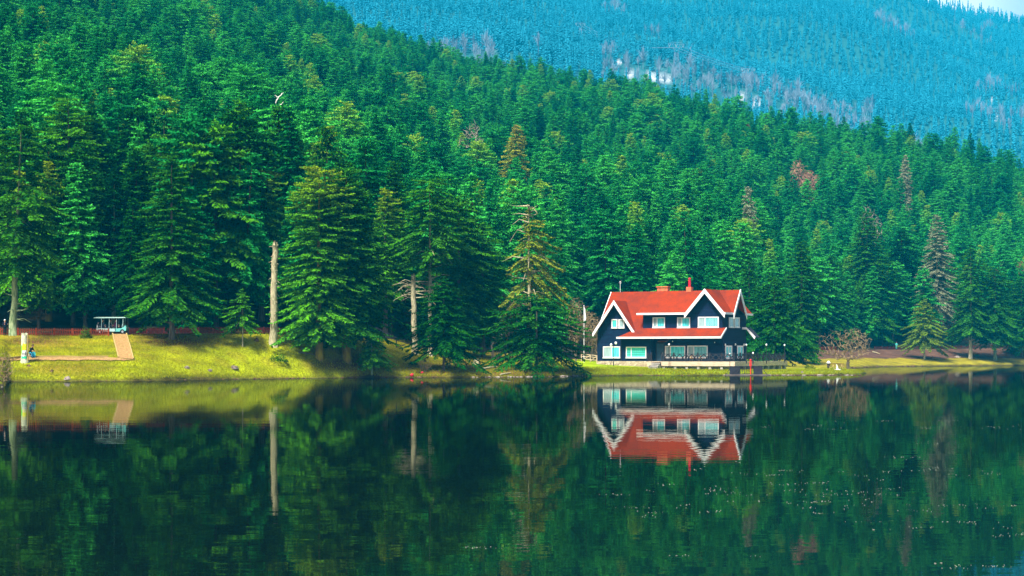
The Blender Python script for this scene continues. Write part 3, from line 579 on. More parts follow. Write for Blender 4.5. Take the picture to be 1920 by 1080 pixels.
for (row, cn, look), L_ in seen.items():
    L_ = sorted(L_, key=lambda i: ppx[i])
    for r_, i in enumerate(L_):
        if len(L_) == 1: LAB[i] = '%s fir %s %s' % (look, row, cn)
        elif len(L_) == 2: LAB[i] = '%s fir %s %s, the %s of two' % (look, row, cn, ('left', 'right')[r_])
        else: LAB[i] = '%s fir %s %s, %s' % (look, row, cn, 'rightmost' if r_ == len(L_)-1 else WORDS[min(r_, 12)])
for i in big:
    cr, tr, h, r = PROTO[KEYS[kind[i]]]
    t = empty('fir_tree', (pts[i,0], pts[i,1], pz[i]-.1), rot[i], label=LAB[i], cat='tree', group='fir trees of the wood on the slope'); t.scale = (sc[i]*fat[i], sc[i]*fat[i], sc[i]); t.rotation_euler.x = .05*math.sin(i*1.7); t.rotation_euler.y = .05*math.sin(i*2.9)
    for me_, nm in ((cr, 'crown'), (tr, 'trunk')):
        c = bpy.data.objects.new(nm, me_); C.objects.link(c); c.parent = t; c['tint'] = float(tint[i])
        if nm == 'crown' and pts[i,1] < 262 and i != big[0] and KEYS[kind[i]] in TR_ME: c.material_slots[0].link = 'OBJECT'; c.material_slots[0].material = M['needle']
    if i == big[0] or KEYS[kind[i]] not in TR_ME: TR_ME[KEYS[kind[i]]] = (t.children[0], t.children[1])
def src_of(t): return t.children

def scatter(name, P, sources, kinds, scl, rots, tints, label, cat, fatv=None):
    """one object: points whose geometry nodes set an instance of a grown tree on each"""
    me = bpy.data.meshes.new(name); me.vertices.add(len(P)); me.vertices.foreach_set('co', P.astype(np.float32).ravel())
    fatv = np.ones(len(P)) if fatv is None else fatv
    for nm, ty, a in (('kind', 'INT', kinds), ('rot', 'FLOAT', rots), ('tint', 'FLOAT', tints)):
        at = me.attributes.new(nm, ty, 'POINT'); at.data.foreach_set('value', np.asarray(a, np.int32 if ty == 'INT' else np.float32))
    at = me.attributes.new('scl', 'FLOAT_VECTOR', 'POINT'); at.data.foreach_set('vector', np.stack([scl*fatv, scl*fatv, scl], -1).astype(np.float32).ravel())
    o = bpy.data.objects.new(name, me); C.objects.link(o)
    ng = bpy.data.node_groups.new(name, 'GeometryNodeTree'); ng.interface.new_socket('Geometry', in_out='INPUT', socket_type='NodeSocketGeometry'); ng.interface.new_socket('Geometry', in_out='OUTPUT', socket_type='NodeSocketGeometry')
    L = ng.links.new; N = ng.nodes.new; gi = N('NodeGroupInput'); go = N('NodeGroupOutput'); jn = N('GeometryNodeJoinGeometry')
    for objs in reversed(sources):
        j2 = N('GeometryNodeJoinGeometry')
        for ob in objs:
            oi = N('GeometryNodeObjectInfo'); oi.inputs['Object'].default_value = ob; oi.transform_space = 'ORIGINAL'; L(oi.outputs['Geometry'], j2.inputs[0])
        gt = N('GeometryNodeGeometryToInstance'); L(j2.outputs[0], gt.inputs[0]); L(gt.outputs[0], jn.inputs[0])
    ip = N('GeometryNodeInstanceOnPoints'); ip.inputs['Pick Instance'].default_value = True
    def na(nm, ty):
        a = N('GeometryNodeInputNamedAttribute'); a.data_type = ty; a.inputs['Name'].default_value = nm; return [s for s in a.outputs if s.name == 'Attribute' and s.enabled][0]
    L(gi.outputs[0], ip.inputs['Points']); L(jn.outputs[0], ip.inputs['Instance']); L(na('kind', 'INT'), ip.inputs['Instance Index']); L(na('scl', 'FLOAT_VECTOR'), ip.inputs['Scale'])
    cx = N('ShaderNodeCombineXYZ'); L(na('rot', 'FLOAT'), cx.inputs[2]); L(cx.outputs[0], ip.inputs['Rotation']); L(ip.outputs[0], go.inputs[0])
    md = o.modifiers.new('trees', 'NODES'); md.node_group = ng
    return tag(o, label, cat, kind='stuff')
rest = np.array([i for i in range(n) if i not in bigset])
have = [k for k in KEYS if k in TR_ME]; remap = np.array([have.index(k) if k in have else 0 for k in KEYS])
scatter('fir_wood', np.stack([pts[rest,0], pts[rest,1], pz[rest]-.1], -1), [TR_ME[k] for k in have], remap[kind[rest]], sc[rest], rot[rest], tint[rest], 'dense dark green fir wood covering the whole slope behind the lake', 'wood', fat[rest])
print('wood', n, 'rest', len(rest))

# ------------------------------------------------------------------ far mountain wood
FAR = []
def far_tree(name, H, seed, bare_=False):
    rg = random.Random(seed); quads = []; var = []; hg = []
    if not bare_:
        for i in range(46):
            s = (i+.5)/46; z = H*(1-s*.92); r = H*.17*(s+.04)**.75*rg.uniform(.7, 1.25)
            for j in range(3):
                a = rg.uniform(0, 6.28); c, s_ = math.cos(a), math.sin(a); w = .9*rg.uniform(.6, 1.3)
                quads += [(0,0,z+.5), (c*r*.6-s_*w, s_*r*.6+c*w, z-.3), (c*r, s_*r, z-1.3*s-.3), (c*r*.6+s_*w, s_*r*.6-c*w, z-.4)]; var.append(rg.random()); hg.append(1-s)
    else:
        for i in range(70):
            a = rg.uniform(0, 6.28); el = rg.uniform(.2, 1.5); L_ = H*rg.uniform(.2, .5); z0 = H*rg.uniform(.3, .6); w = .16
            e = (math.cos(a)*math.cos(el)*L_*.8, math.sin(a)*math.cos(el)*L_*.8, z0+math.sin(el)*L_)
            quads += [(-w, 0, z0), (w, 0, z0), (e[0]+w*.5, e[1], e[2]), (e[0]-w*.5, e[1], e[2])]; var.append(rg.random()); hg.append(.5)
        for k in range(3): c, s_ = math.cos(k*1.05)*.3, math.sin(k*1.05)*.3; quads += [(-c,-s_,0), (c,s_,0), (c*.4,s_*.4,H*.9), (-c*.4,-s_*.4,H*.9)]; var.append(.5); hg.append(.5)
    me = twig_mesh(name, quads, var, hg); return me
pm = []; d = 1150.0
while d < DR+120:
    sp = 7.2+(d-1150)*.0016; x0, x1 = (-420-CX)/F*d, (2330-CX)/F*d; xs = np.arange(x0, x1, sp)
    pm.append(np.stack([xs+rng.uniform(-.45, .45, len(xs))*sp, d+rng.uniform(-.5, .5, len(xs))*sp], -1)); d += sp*1.9
pm = np.concatenate(pm); mz = ground(pm[:,0], pm[:,1]); mx = CX+F*pm[:,0]/pm[:,1]; my = HY-(mz-CH)*F/pm[:,1]
ymin_front = np.interp(mx, [600,700,850,960,1100,1250,1450,1600,1700,1850,1920], [60,110,150,175,190,220,262,280,300,325,345])
vis_ = (my < ymin_front) & ((mx > 420) | (pm[:,1] > 3000))
sn_ = np.zeros(len(pm))
for a, b, rx, ry in SNOW: sn_ = np.maximum(sn_, (((mx-a)/(rx*1.05))**2+((my-b-ry*.75)/(ry*1.9))**2 < 1))
bn = sn(pm[:,0], pm[:,1]*.55, 75, 1)+sn(pm[:,0], pm[:,1]*.5, 31, .8, 2)+sn(mx*1.0, pm[:,1]*.3, 14, .35, 5)
spur = (np.abs(my-(162+(mx-1250)*.19)+sn(mx, mx, 23, 8)) < 24) & (mx > 1130) & (mx < 1640)
isb = (bn > 1.22) | (spur & (rng.random(len(pm)) < .75))
k_ = vis_ & ((sn_ < .5) | (rng.random(len(pm)) < .10)) & (rng.random(len(pm)) > .04)
def subset(m_): return np.stack([pm[m_,0], pm[m_,1], mz[m_]], -1)
def far_first(name, H, seed, b, px, py, label, mt):
    p = hit(px, py, 1100); me_ = far_tree(name, H, seed, b); me_.materials.append(mt)
    o = bpy.data.objects.new(name, me_); C.objects.link(o); o.location = p; o['tint'] = .5; return tag(o, label, 'tree')
f1 = [far_first('fir_tree', 21, 1, False, 1232, 168, 'fir standing alone beside the snowy clearing under the pylon', M['needle_hazed']),
      far_first('fir_tree', 18, 2, False, 1600, 100, 'fir at the edge of the white gully on the far mountain', M['needle_hazed']),
      far_first('fir_tree', 23, 3, False, 1861, 250, 'fir below the narrow snow streak on the right of the far mountain', M['needle_hazed'])]
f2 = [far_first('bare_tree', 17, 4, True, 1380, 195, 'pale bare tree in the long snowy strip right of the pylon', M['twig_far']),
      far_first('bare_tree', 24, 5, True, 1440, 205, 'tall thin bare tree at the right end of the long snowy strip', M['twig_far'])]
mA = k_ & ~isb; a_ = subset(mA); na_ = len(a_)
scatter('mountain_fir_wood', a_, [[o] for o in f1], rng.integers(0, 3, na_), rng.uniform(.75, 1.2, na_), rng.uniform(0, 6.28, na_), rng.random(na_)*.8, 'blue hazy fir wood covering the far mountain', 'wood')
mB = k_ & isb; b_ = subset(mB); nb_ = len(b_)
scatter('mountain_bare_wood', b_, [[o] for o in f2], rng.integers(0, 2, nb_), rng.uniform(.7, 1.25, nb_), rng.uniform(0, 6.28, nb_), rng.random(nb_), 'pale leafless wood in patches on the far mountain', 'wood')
print('mountain', na_, nb_)


# ------------------------------------------------------------------ more materials
def siding_mat():
    m = mat('navy_boards', (.006,.014,.045), .8, .08); nt = m.node_tree; L = nt.links.new; p = nt.nodes['Principled BSDF']
    tc = nd(nt, 'ShaderNodeTexCoord'); sx = nd(nt, 'ShaderNodeSeparateXYZ'); L(tc.outputs['Object'], sx.inputs[0])
    mu = nd(nt, 'ShaderNodeMath', operation='MULTIPLY'); mu.inputs[1].default_value = 1/.22; fr = nd(nt, 'ShaderNodeMath', operation='FRACT'); L(sx.outputs[2], mu.inputs[0]); L(mu.outputs[0], fr.inputs[0])
    b = nd(nt, 'ShaderNodeBump'); b.inputs['Distance'].default_value = .04; b.inputs['Strength'].default_value = .9; L(fr.outputs[0], b.inputs['Height']); L(b.outputs[0], p.inputs['Normal'])
    n = nd(nt, 'ShaderNodeTexNoise'); n.inputs['Scale'].default_value = 1.3; mp = nd(nt, 'ShaderNodeMapping'); mp.inputs['Scale'].default_value = (.4,.4,3); L(tc.outputs['Object'], mp.inputs[0]); L(mp.outputs[0], n.inputs[0])
    r = nd(nt, 'ShaderNodeValToRGB'); r.color_ramp.elements[0].color = (.003,.009,.034,1); r.color_ramp.elements[1].color = (.010,.026,.075,1); L(n.outputs['Fac'], r.inputs[0]); L(r.outputs[0], p.inputs['Base Color'])
    return m
def shingle_mat():
    m = mat('red_roof', (.6,.03,.02), 1, 0); nt = m.node_tree; L = nt.links.new; p = nt.nodes['Principled BSDF']
    tc = nd(nt, 'ShaderNodeTexCoord'); mp = nd(nt, 'ShaderNodeMapping'); mp.inputs['Scale'].default_value = (1.5,1.5,9); L(tc.outputs['Object'], mp.inputs[0])
    br = nd(nt, 'ShaderNodeTexNoise'); br.inputs['Scale'].default_value = 3; br.inputs['Detail'].default_value = 3; L(mp.outputs[0], br.inputs[0])
    n = nd(nt, 'ShaderNodeTexNoise'); n.inputs['Scale'].default_value = .38; n.inputs['Detail'].default_value = 9; n.inputs['Roughness'].default_value = .75; L(tc.outputs['Object'], n.inputs[0])
    r = nd(nt, 'ShaderNodeValToRGB'); r.color_ramp.elements[0].position = .40; r.color_ramp.elements[1].position = .56; r.color_ramp.elements[0].color = (.115,.024,.017,1); r.color_ramp.elements[1].color = (.26,.030,.006,1)
    a = nd(nt, 'ShaderNodeMath', operation='MULTIPLY_ADD'); a.inputs[1].default_value = .4; L(br.outputs['Fac'], a.inputs[0]); m2 = nd(nt, 'ShaderNodeMath', operation='MULTIPLY'); m2.inputs[1].default_value = .6; L(n.outputs['Fac'], m2.inputs[0]); L(m2.outputs[0], a.inputs[2]); L(a.outputs[0], r.inputs[0]); L(r.outputs[0], p.inputs['Base Color'])
    sx = nd(nt, 'ShaderNodeSeparateXYZ'); L(tc.outputs['Object'], sx.inputs[0]); mu = nd(nt, 'ShaderNodeMath', operation='MULTIPLY'); mu.inputs[1].default_value = 1/.2; fr = nd(nt, 'ShaderNodeMath', operation='FRACT'); L(sx.outputs[2], mu.inputs[0]); L(mu.outputs[0], fr.inputs[0])
    b = nd(nt, 'ShaderNodeBump'); b.inputs['Distance'].default_value = .04; b.inputs['Strength'].default_value = .6; b.invert = True; L(fr.outputs[0], b.inputs['Height']); L(b.outputs[0], p.inputs['Normal'])
    return m
def stone_mat():
    m = mat('stone_blocks', (.4,.35,.27), .9, .1); nt = m.node_tree; L = nt.links.new; p = nt.nodes['Principled BSDF']
    tc = nd(nt, 'ShaderNodeTexCoord'); v = nd(nt, 'ShaderNodeTexVoronoi'); v.inputs['Scale'].default_value = 3.6; L(tc.outputs['Object'], v.inputs[0])
    v2 = nd(nt, 'ShaderNodeTexVoronoi', feature='DISTANCE_TO_EDGE'); v2.inputs['Scale'].default_value = 3.6; L(tc.outputs['Object'], v2.inputs[0])
    r = nd(nt, 'ShaderNodeValToRGB'); r.color_ramp.elements[0].color = (.30,.22,.15,1); r.color_ramp.elements[1].color = (.62,.55,.42,1); L(v.outputs['Color'], r.inputs[0])
    r2 = nd(nt, 'ShaderNodeMapRange'); r2.inputs['From Max'].default_value = .07; L(v2.outputs['Distance'], r2.inputs['Value'])
    mx = nd(nt, 'ShaderNodeMix', data_type='RGBA'); L(r2.outputs[0], mx.inputs[0]); mx.inputs[6].default_value = (.10,.075,.05,1); L(r.outputs[0], mx.inputs[7]); L(mx.outputs[2], p.inputs['Base Color'])
    return m
M['navy'] = siding_mat(); M['roof'] = shingle_mat(); M['stone'] = stone_mat()
M['white'] = mat('white_trim', (.80,.80,.80), .5, .4, (.70,.70,.72), 1.5)
M['glass'] = mat('teal_curtain_glass', (.03,.42,.48), .12, .6, (.18,.82,.82), 2.2, stretch=(3,3,.35))
M['glass_green'] = mat('green_blind_glass', (.05,.52,.42), .12, .6, (.10,.62,.52), 2.2, stretch=(3,3,.35))
M['glass_grey'] = mat('grey_curtain_glass', (.22,.34,.36), .12, .6, (.34,.48,.50), 2.2, stretch=(3,3,.35))
M['dark'] = mat('dark_painted_wood', (.012,.012,.022), .6, .3, (.022,.020,.030), 4)
M['door'] = mat('slate_door', (.02,.05,.09), .4, .4, (.03,.08,.13), 2)
M['deckwood'] = mat('pale_deck_boards', (.42,.32,.23), .8, .2, (.60,.48,.36), 2.5, stretch=(.5,.5,3))
M['brickred'] = mat('orange_plaster', (.55,.12,.05), .8, .2, (.62,.18,.07), 3)
M['pipe'] = mat('crimson_pipe', (.55,.008,.03), .4, .4)
M['redpaint'] = mat('red_paint', (.70,.02,.01), .4, .4)
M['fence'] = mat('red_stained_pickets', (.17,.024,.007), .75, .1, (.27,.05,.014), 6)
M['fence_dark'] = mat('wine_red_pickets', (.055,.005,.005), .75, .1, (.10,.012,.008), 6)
M['concrete'] = mat('concrete', (.30,.28,.26), .9, .1, (.42,.40,.36), 3)
M['darkmetal'] = mat('black_iron', (.012,.012,.018), .5, .5)
M['globe'] = mat('white_lamp_globe', (.82,.84,.84), .3, .5)
M['aqua'] = mat('aqua_bodywork', (.12,.50,.46), .4, .3, (.16,.56,.52), 1)
M['aquawhite'] = mat('pale_bodywork', (.42,.66,.62), .4, .3)
M['tyre'] = mat('tyre', (.012,.012,.014), .9, .1)
M['rim'] = mat('rim', (.45,.50,.52), .35, .5, metal=.4)
M['seatm'] = mat('dark_seat', (.02,.03,.045), .6, .3)
M['skin'] = mat('skin', (.50,.28,.20), .6, .3)
M['hair'] = mat('dark_hair', (.010,.008,.007), .7, .2)
M['cloth_navy'] = mat('navy_cloth', (.010,.012,.035), .8, .1)
M['cloth_black'] = mat('black_cloth', (.008,.008,.012), .8, .1)
M['cloth_purple'] = mat('plum_cloth', (.06,.015,.05), .8, .1)
M['cloth_pale'] = mat('pale_cloth', (.55,.58,.58), .8, .1)
M['cloth_teal'] = mat('teal_cloth', (.01,.42,.40), .8, .1, (.10,.65,.62), 6)
M['jeans'] = mat('blue_jeans', (.02,.20,.42), .8, .1, (.05,.35,.55), 8)
M['gravel'] = mat('tan_gravel', (.22,.125,.045), .95, .1, (.36,.23,.095), 5)
M['edging'] = mat('pale_edging_board', (.36,.26,.10), .8, .1)
M['roadm'] = mat('brown_dirt_road', (.10,.055,.038), .95, .1, (.19,.11,.08), 1.2)
M['rock'] = mat('rock', (.16,.13,.11), .9, .1, (.34,.29,.25), 4)
M['brownrock'] = mat('brown_debris', (.05,.028,.016), .95, .1, (.16,.10,.06), 3)
M['table'] = mat('varnished_table_wood', (.16,.06,.02), .5, .3, (.30,.13,.05), 5)
M['lightwood'] = mat('light_wood', (.60,.45,.18), .7, .2, (.70,.55,.26), 5)

# ------------------------------------------------------------------ the house
TH = R(27); HO = Vector((11.54, 258.5, 1.75)); HXv = Vector((math.cos(TH), -math.sin(TH), 0)); HYv = Vector((math.sin(TH), math.cos(TH), 0))
def hx_of(px, y):                                      # along the front, at depth y, where a feature measured in the photo stands
    u = (px-CX)/F; a = HO + HYv*y; return (u*a.y-a.x)/(HXv.x-u*HXv.y)
def hy_of(px, x):
    u = (px-CX)/F; a = HO + HXv*x; return (u*a.y-a.x)/(HYv.x-u*HYv.y)
def hz_of(py, x, y): return CH+(HY-py)*(HO+HXv*x+HYv*y).y/F-HO.z
house = empty('house', HO, -TH, label='navy blue wooden house with red gabled roofs and white trim by the lake', cat='house')
YR, ZR = 4.5, 9.45
w = MB()
w.box(0, 0, 0, 18, 9, 3.9)                                                  # ground floor
w.prism([(5.6,0,3.9),(2.8,0,7.86),(0,0,3.9)], (0, 3.3, 0))                  # left gable
w.prism([(.4,0.3,3.9),(.4,8.7,3.9),(.4,4.5,8.95)], (6.3, 0, 0))             # loft under the steep roof
w.box(6.7, 0, 3.9, 18, 9, 6.4)                                              # upper floor
w.prism([(6.7,.02,6.4),(6.7,8.98,6.4),(6.7,4.5,9.1)], (8, 0, 0))
w.prism([(13.25,0,6.4),(17.98,0,6.4),(15.78,0,8.98)], (0, 9, 0))
w.prism([(18,2.35,6.4),(18,6.65,6.4),(18,4.5,9.0)], (-2.4, 0, 0))
w.box(3.95, -1.0, 0, 8.3, 0, 3.25)                                          # projecting bay
w.build('wall', M['navy'], house)
f = MB(); f.box(-.06, -.06, -1.3, 3.95, 9.06, 0); f.box(3.95, -1.07, -1.3, 8.36, 0, 0); f.box(8.36, .04, -1.3, 18.05, 9.05, -.01)
f.build('stone_base', M['stone'], house)
def slab(b, poly, t=.12): b.prism([Vector(p) for p in poly], (0, 0, -t))
r = MB()
k1 = (ZR-3.55)/5.1                                                          # steep front slope at the left
slab(r, [(.1,YR,ZR),(6.9,YR,ZR),(6.9,9.6,3.55),(.1,9.6,3.55)])
zg = 8.15; kg = (zg-3.8)/3.07
def ya(z): return YR-(ZR-z)/k1
zw1, zw2 = zg-2.7*kg, zg-2.95*kg
slab(r, [(.1,YR,ZR),(.1,ya(zw1),zw1),(2.8,ya(zg),zg),(2.8,YR,ZR)]); slab(r, [(2.8,YR,ZR),(2.8,ya(zg),zg),(5.75,ya(zw2),zw2),(6.9,-.6,3.55),(6.9,YR,ZR)])
slab(r, [(2.8,-.75,zg),(-.27,-.75,3.8),(-.27,max(ya(3.8), -.5)+.15,3.8),(2.8,ya(zg)+.3,zg)]); slab(r, [(2.8,-.75,zg),(2.8,ya(zg)+.3,zg),(5.75,ya(zg-2.95*kg)+.3,zg-2.95*kg),(5.75,-.75,zg-2.95*kg)])
ZE = 6.38
slab(r, [(6.15,YR,ZR+.02),(6.15,-.7,ZE),(13.03,-.7,ZE),(15.8,YR,ZR+.02)]); slab(r, [(6.15,YR,ZR+.02),(15.8,YR,ZR+.02),(13.03,9.7,ZE),(6.15,9.7,ZE)])
slab(r, [(15.8,-.72,ZR+.05),(13.05,-.72,ZE),(13.05,9.72,ZE),(15.8,9.72,ZR+.05)]); slab(r, [(15.8,-.72,ZR+.05),(15.8,YR,ZR+.05),(18.6,2.15,ZE),(18.6,-.72,ZE)]); slab(r, [(15.8,9.72,ZR+.05),(18.6,9.72,ZE),(18.6,6.85,ZE),(15.8,YR,ZR+.05)])
slab(r, [(15.8,YR,ZR+.03),(18.75,YR,ZR+.03),(18.75,2.15,ZE),(18.6,2.15,ZE)]); slab(r, [(15.8,YR,ZR+.03),(18.6,6.85,ZE),(18.75,6.85,ZE),(18.75,YR,ZR+.03)])
rf = r.build('roof', M['roof'], house)
pr_ = MB(); ZP0, ZP1 = 4.42, 3.2
slab(pr_, [(5.9,.05,ZP0),(3.8,-1.95,ZP1),(18.5,-1.95,ZP1),(18.5,.05,ZP0)], .1); slab(pr_, [(5.9,.05,ZP0),(3.8,.05,ZP1),(3.8,-1.95,ZP1)], .1)
pr_.build('porch_roof', M['roof'], house)
t = MB()
def verge(p, q, h, v): p = Vector(p); q = Vector(q); t.prism([p, q, q-Vector((0,0,h)), p-Vector((0,0,h))], v)
up = .04
verge((2.8,-.86,zg+up),(-.35,-.86,3.72+up),.58,(0,.1,0)); verge((2.8,-.88,zg+up),(5.82,-.88,zg-3.02*kg+up),.58,(0,.1,0))
verge((.0,YR,ZR+up),(.0,-.1,4.1+up),.25,(.09,0,0)); verge((.0,YR,ZR+up),(.0,9.6,3.55+up),.25,(.09,0,0))
verge((6.1,-.83,ZE+up),(13.0,-.83,ZE+up),.26,(0,.1,0))
verge((12.95,-.86,ZE-.1),(15.8,-.86,ZR+.1),.62,(0,.1,0)); verge((15.8,-.88,ZR+.1),(18.62,-.88,ZE-.1),.62,(0,.1,0))
verge((18.62,-.88,ZE+up),(18.62,2.15,ZE+up),.28,(.1,0,0)); verge((18.62,6.85,ZE+up),(18.62,9.8,ZE+up),.28,(.1,0,0))
verge((18.78,2.05,ZE-.15),(18.78,YR,ZR+.1),.62,(.1,0,0)); verge((18.80,YR,ZR+.1),(18.80,6.95,ZE-.15),.62,(.1,0,0))
verge((3.75,-2.07,ZP1+up),(18.5,-2.07,ZP1+up),.24,(0,.1,0)); verge((18.52,.0,ZP0+up),(18.52,-2.05,ZP1+up),.26,(.08,0,0)); verge((3.68,-2.0,ZP1+up),(3.68,.0,ZP1+up),.24,(.07,0,0))
t.build('white_trim', M['white'], house)
sc_ = MB(); CY = 7.5; slab(sc_, [(18,CY,4.5),(18.6,CY,4.5),(18.6,9.3,4.5),(18,9.3,4.5)], .1); slab(sc_, [(18.6,CY,4.5),(19.8,CY,3.25),(19.8,9.3,3.25),(18.6,9.3,4.5)], .1)
sc_.prism([(18,CY-.1,4.55),(18.6,CY-.1,4.55),(18.6,CY-.1,4.25),(18,CY-.1,4.25)], (0,.09,0), 1); sc_.prism([(18.6,CY-.1,4.55),(19.88,CY-.1,3.25),(19.75,CY-.1,2.93),(18.6,CY-.1,4.25)], (0,.09,0), 1)
sc_.build('side_canopy', [M['dark'], M['white']], house)
aw = MB(); slab(aw, [(9.2,-.02,2.95),(9.2,-1.0,2.62),(10.5,-1.0,2.62),(10.5,-.02,2.95)], .08); aw.build('door_awning', mat('brown_awning', (.20,.07,.05), .8), house)
for x in (12.0,): pass
c = MB(); xc = hx_of(1244, 4.9); c.box(xc-.75, 4.5, 9.0, xc+.75, 5.4, 9.85); c.box(xc-.85, 4.4, 9.98, xc+.85, 5.5, 10.12); [c.box(xc+a, b_, 9.85, xc+a+.1, b_+.1, 9.98) for a in (-.7, .6) for b_ in (4.55, 5.25)]
c.build('chimney', M['brickred'], house)
xc = hx_of(1293, 4.6); c = MB(); c.box(xc-.36, 4.25, 8.9, xc+.36, 4.95, 9.98); ch = c.build('chimney', M['brickred'], house)
c = MB(); c.tube([(xc,4.6,9.98),(xc,4.6,11.05)], .17, 12); c.tube([(xc,4.6,11.1),(xc,4.6,11.22)], [.24,.1], 12); c.build('chimney_pipe', M['pipe'], ch)
xc = hx_of(1163, 4.5); c = MB(); c.tube([(xc,4.5,9.4),(xc,4.5,10.95)], .03, 6); c.bar((xc-.2,4.5,10.7),(xc+.2,4.5,10.7),.03); c.bar((xc-.14,4.5,10.9),(xc+.14,4.5,10.9),.03); c.build('antenna', M['white'], house)
xc = hx_of(1165, -1.1); c = MB(); c.tube([(xc-.05,-1.06,3.1),(xc-.05,-1.06,0)], .05, 6); c.build('drain_pipe', M['dark'], house)
def window(face, a0, a1, z0, z1, split=.36, glassL='glass_grey', glassR='glass', pattern=None, at=0.0, fw=.13):
    """face 'f': on the plane y = at looking -y, spans x a0..a1; face 's': on x = 18 looking +x, spans y a0..a1"""
    def P(a, o, z): return (a, at-o, z) if face == 'f' else (at+o, a, z)
    def bx(b, a, o0, z, a2, o1, z2, m=0):
        p = P(a, o0, z); q_ = P(a2, o1, z2); b.box(min(p[0],q_[0]), min(p[1],q_[1]), min(p[2],q_[2]), max(p[0],q_[0]), max(p[1],q_[1]), max(p[2],q_[2]), m)
    b = MB(); bx(b, a0, -.04, z0, a0+fw, .08, z1); bx(b, a1-fw, -.04, z0, a1, .08, z1); bx(b, a0+fw, -.04, z1-fw, a1-fw, .078, z1); bx(b, a0+fw, -.04, z0, a1-fw, .078, z0+fw); bx(b, a0-.05, .08, z0-.06, a1+.05, .14, z0+.02)
    xs = a0+(a1-a0)*split
    if split: bx(b, xs-.05, -.03, z0+fw, xs+.05, .07, z1-fw)
    wn = b.build('window', M['white'], house)
    g = MB()
    if split: bx(g, a0+fw, -.02, z0+fw, xs-.05, .02, z1-fw); g.build('pane', M[glassL], wn); g = MB(); lo = xs+.05
    else: lo = a0+fw
    bx(g, lo, -.02, z0+fw, a1-fw, .021, z1-fw); g.build('pane', M[glassR], wn)
    if pattern == 'lattice':
        b = MB(); n_ = int((a1-fw-lo)/.30); hh = z1-z0-2*fw
        for k in range(-4, n_+5):
            for sg in (1, -1):
                p0 = lo+k*.30; p1 = p0+sg*hh; ta, tb = 0.0, 1.0
                if sg > 0: ta, tb = max(0, (lo-p0)/hh), min(1, (a1-fw-p0)/hh)
                else: ta, tb = max(0, (p0-(a1-fw))/hh), min(1, (p0-lo)/hh)
                if tb-ta > .05: b.bar(P(p0+sg*hh*ta, .03, z0+fw+hh*ta), P(p0+sg*hh*tb, .03, z0+fw+hh*tb), .02, .05)
        b.build('lattice', M['glass_grey'], wn)
    if pattern == 'blind':
        b = MB()
        for k in range(1, 4): z = z0+fw+(z1-z0-2*fw)*k/4; bx(b, a0+fw, .02, z-.02, a1-fw, .04, z+.02)
        b.build('blind_slat', M['door'], wn)
for p0, p1, yt, yb, pl, kw in [
    (1224,1247,595,614.5,0,{}), (1270,1294,595,614.5,0,{}), (1309,1348,594,614,0,dict(pattern='lattice', split=.34, glassL='glass_grey')),
    (1147,1158,598.5,615,0,dict(split=0, glassR='glass_green')), (1160,1171,598.5,615,0,dict(split=0, glassR='glass_grey')),
    (1131,1163,649.5,671,0,dict(split=.5, glassL='glass_grey')), (1174,1212,650,671,-1.0,dict(pattern='blind', split=.26, glassL='glass_green', glassR='glass_green')),
    (1247,1285,648.5,671,0,dict(split=.27)), (1289,1327,648,671,0,dict(pattern='lattice', split=.32))]:
    x0, x1 = hx_of(p0, pl), hx_of(p1, pl); xm = (x0+x1)/2; window('f', x0, x1, hz_of(yb, xm, pl), hz_of(yt, xm, pl), at=pl, **kw)
for p0, p1, yt, yb, kw in [(1366.5,1375.5,595,614,dict(split=0, glassR='glass_grey')), (1377,1386,595,614,dict(split=0, glassR='glass_grey')), (1359.5,1372,648,673,dict(split=.5, glassL='glass')), (1382,1393,648,673,dict(split=.5, glassL='glass'))]:
    y0, y1 = hy_of(p0, 18), hy_of(p1, 18); ym = (y0+y1)/2; window('s', y0, y1, max(.35, hz_of(yb, 18, ym)), hz_of(yt, 18, ym), at=18.0, fw=.2 if yt > 600 else .16, **kw)
c = MB(); c.box(8.75, -.1, 0, 9.75, .05, 2.35, 0); dr_o = c.build('door', M['door'], house); c = MB(); c.box(9.55, -.16, 1.0, 9.62, -.1, 1.2); c.build('handle', M['rim'], dr_o)
c = MB(); c.box(8.62, -.12, 0, 8.75, .03, 2.48); c.box(9.75, -.12, 0, 9.88, .03, 2.48); c.box(8.75, -.12, 2.35, 9.75, .03, 2.48); c.build('door_frame', M['dark'], house)
for px, py in ((1360,646),(1379,646),(1395,646.5)):
    y = hy_of(px, 18.15); z = hz_of(py, 18.15, y); c = MB(); c.blob((18.16,y,z), (.11,.11,.15), 10, 6); c.bar((18.0,y,z-.1),(18.16,y,z-.1),.05); c.build('wall_lamp', M['globe'], house, smooth=True)
for px, py in ((1261,640),(1340,642)):
    x = hx_of(px, -.15); z = hz_of(py, x, -.15); c = MB(); c.blob((x,-.15,z), (.07,.07,.09), 8, 5); c.build('wall_lamp', M['globe'], house, smooth=True)

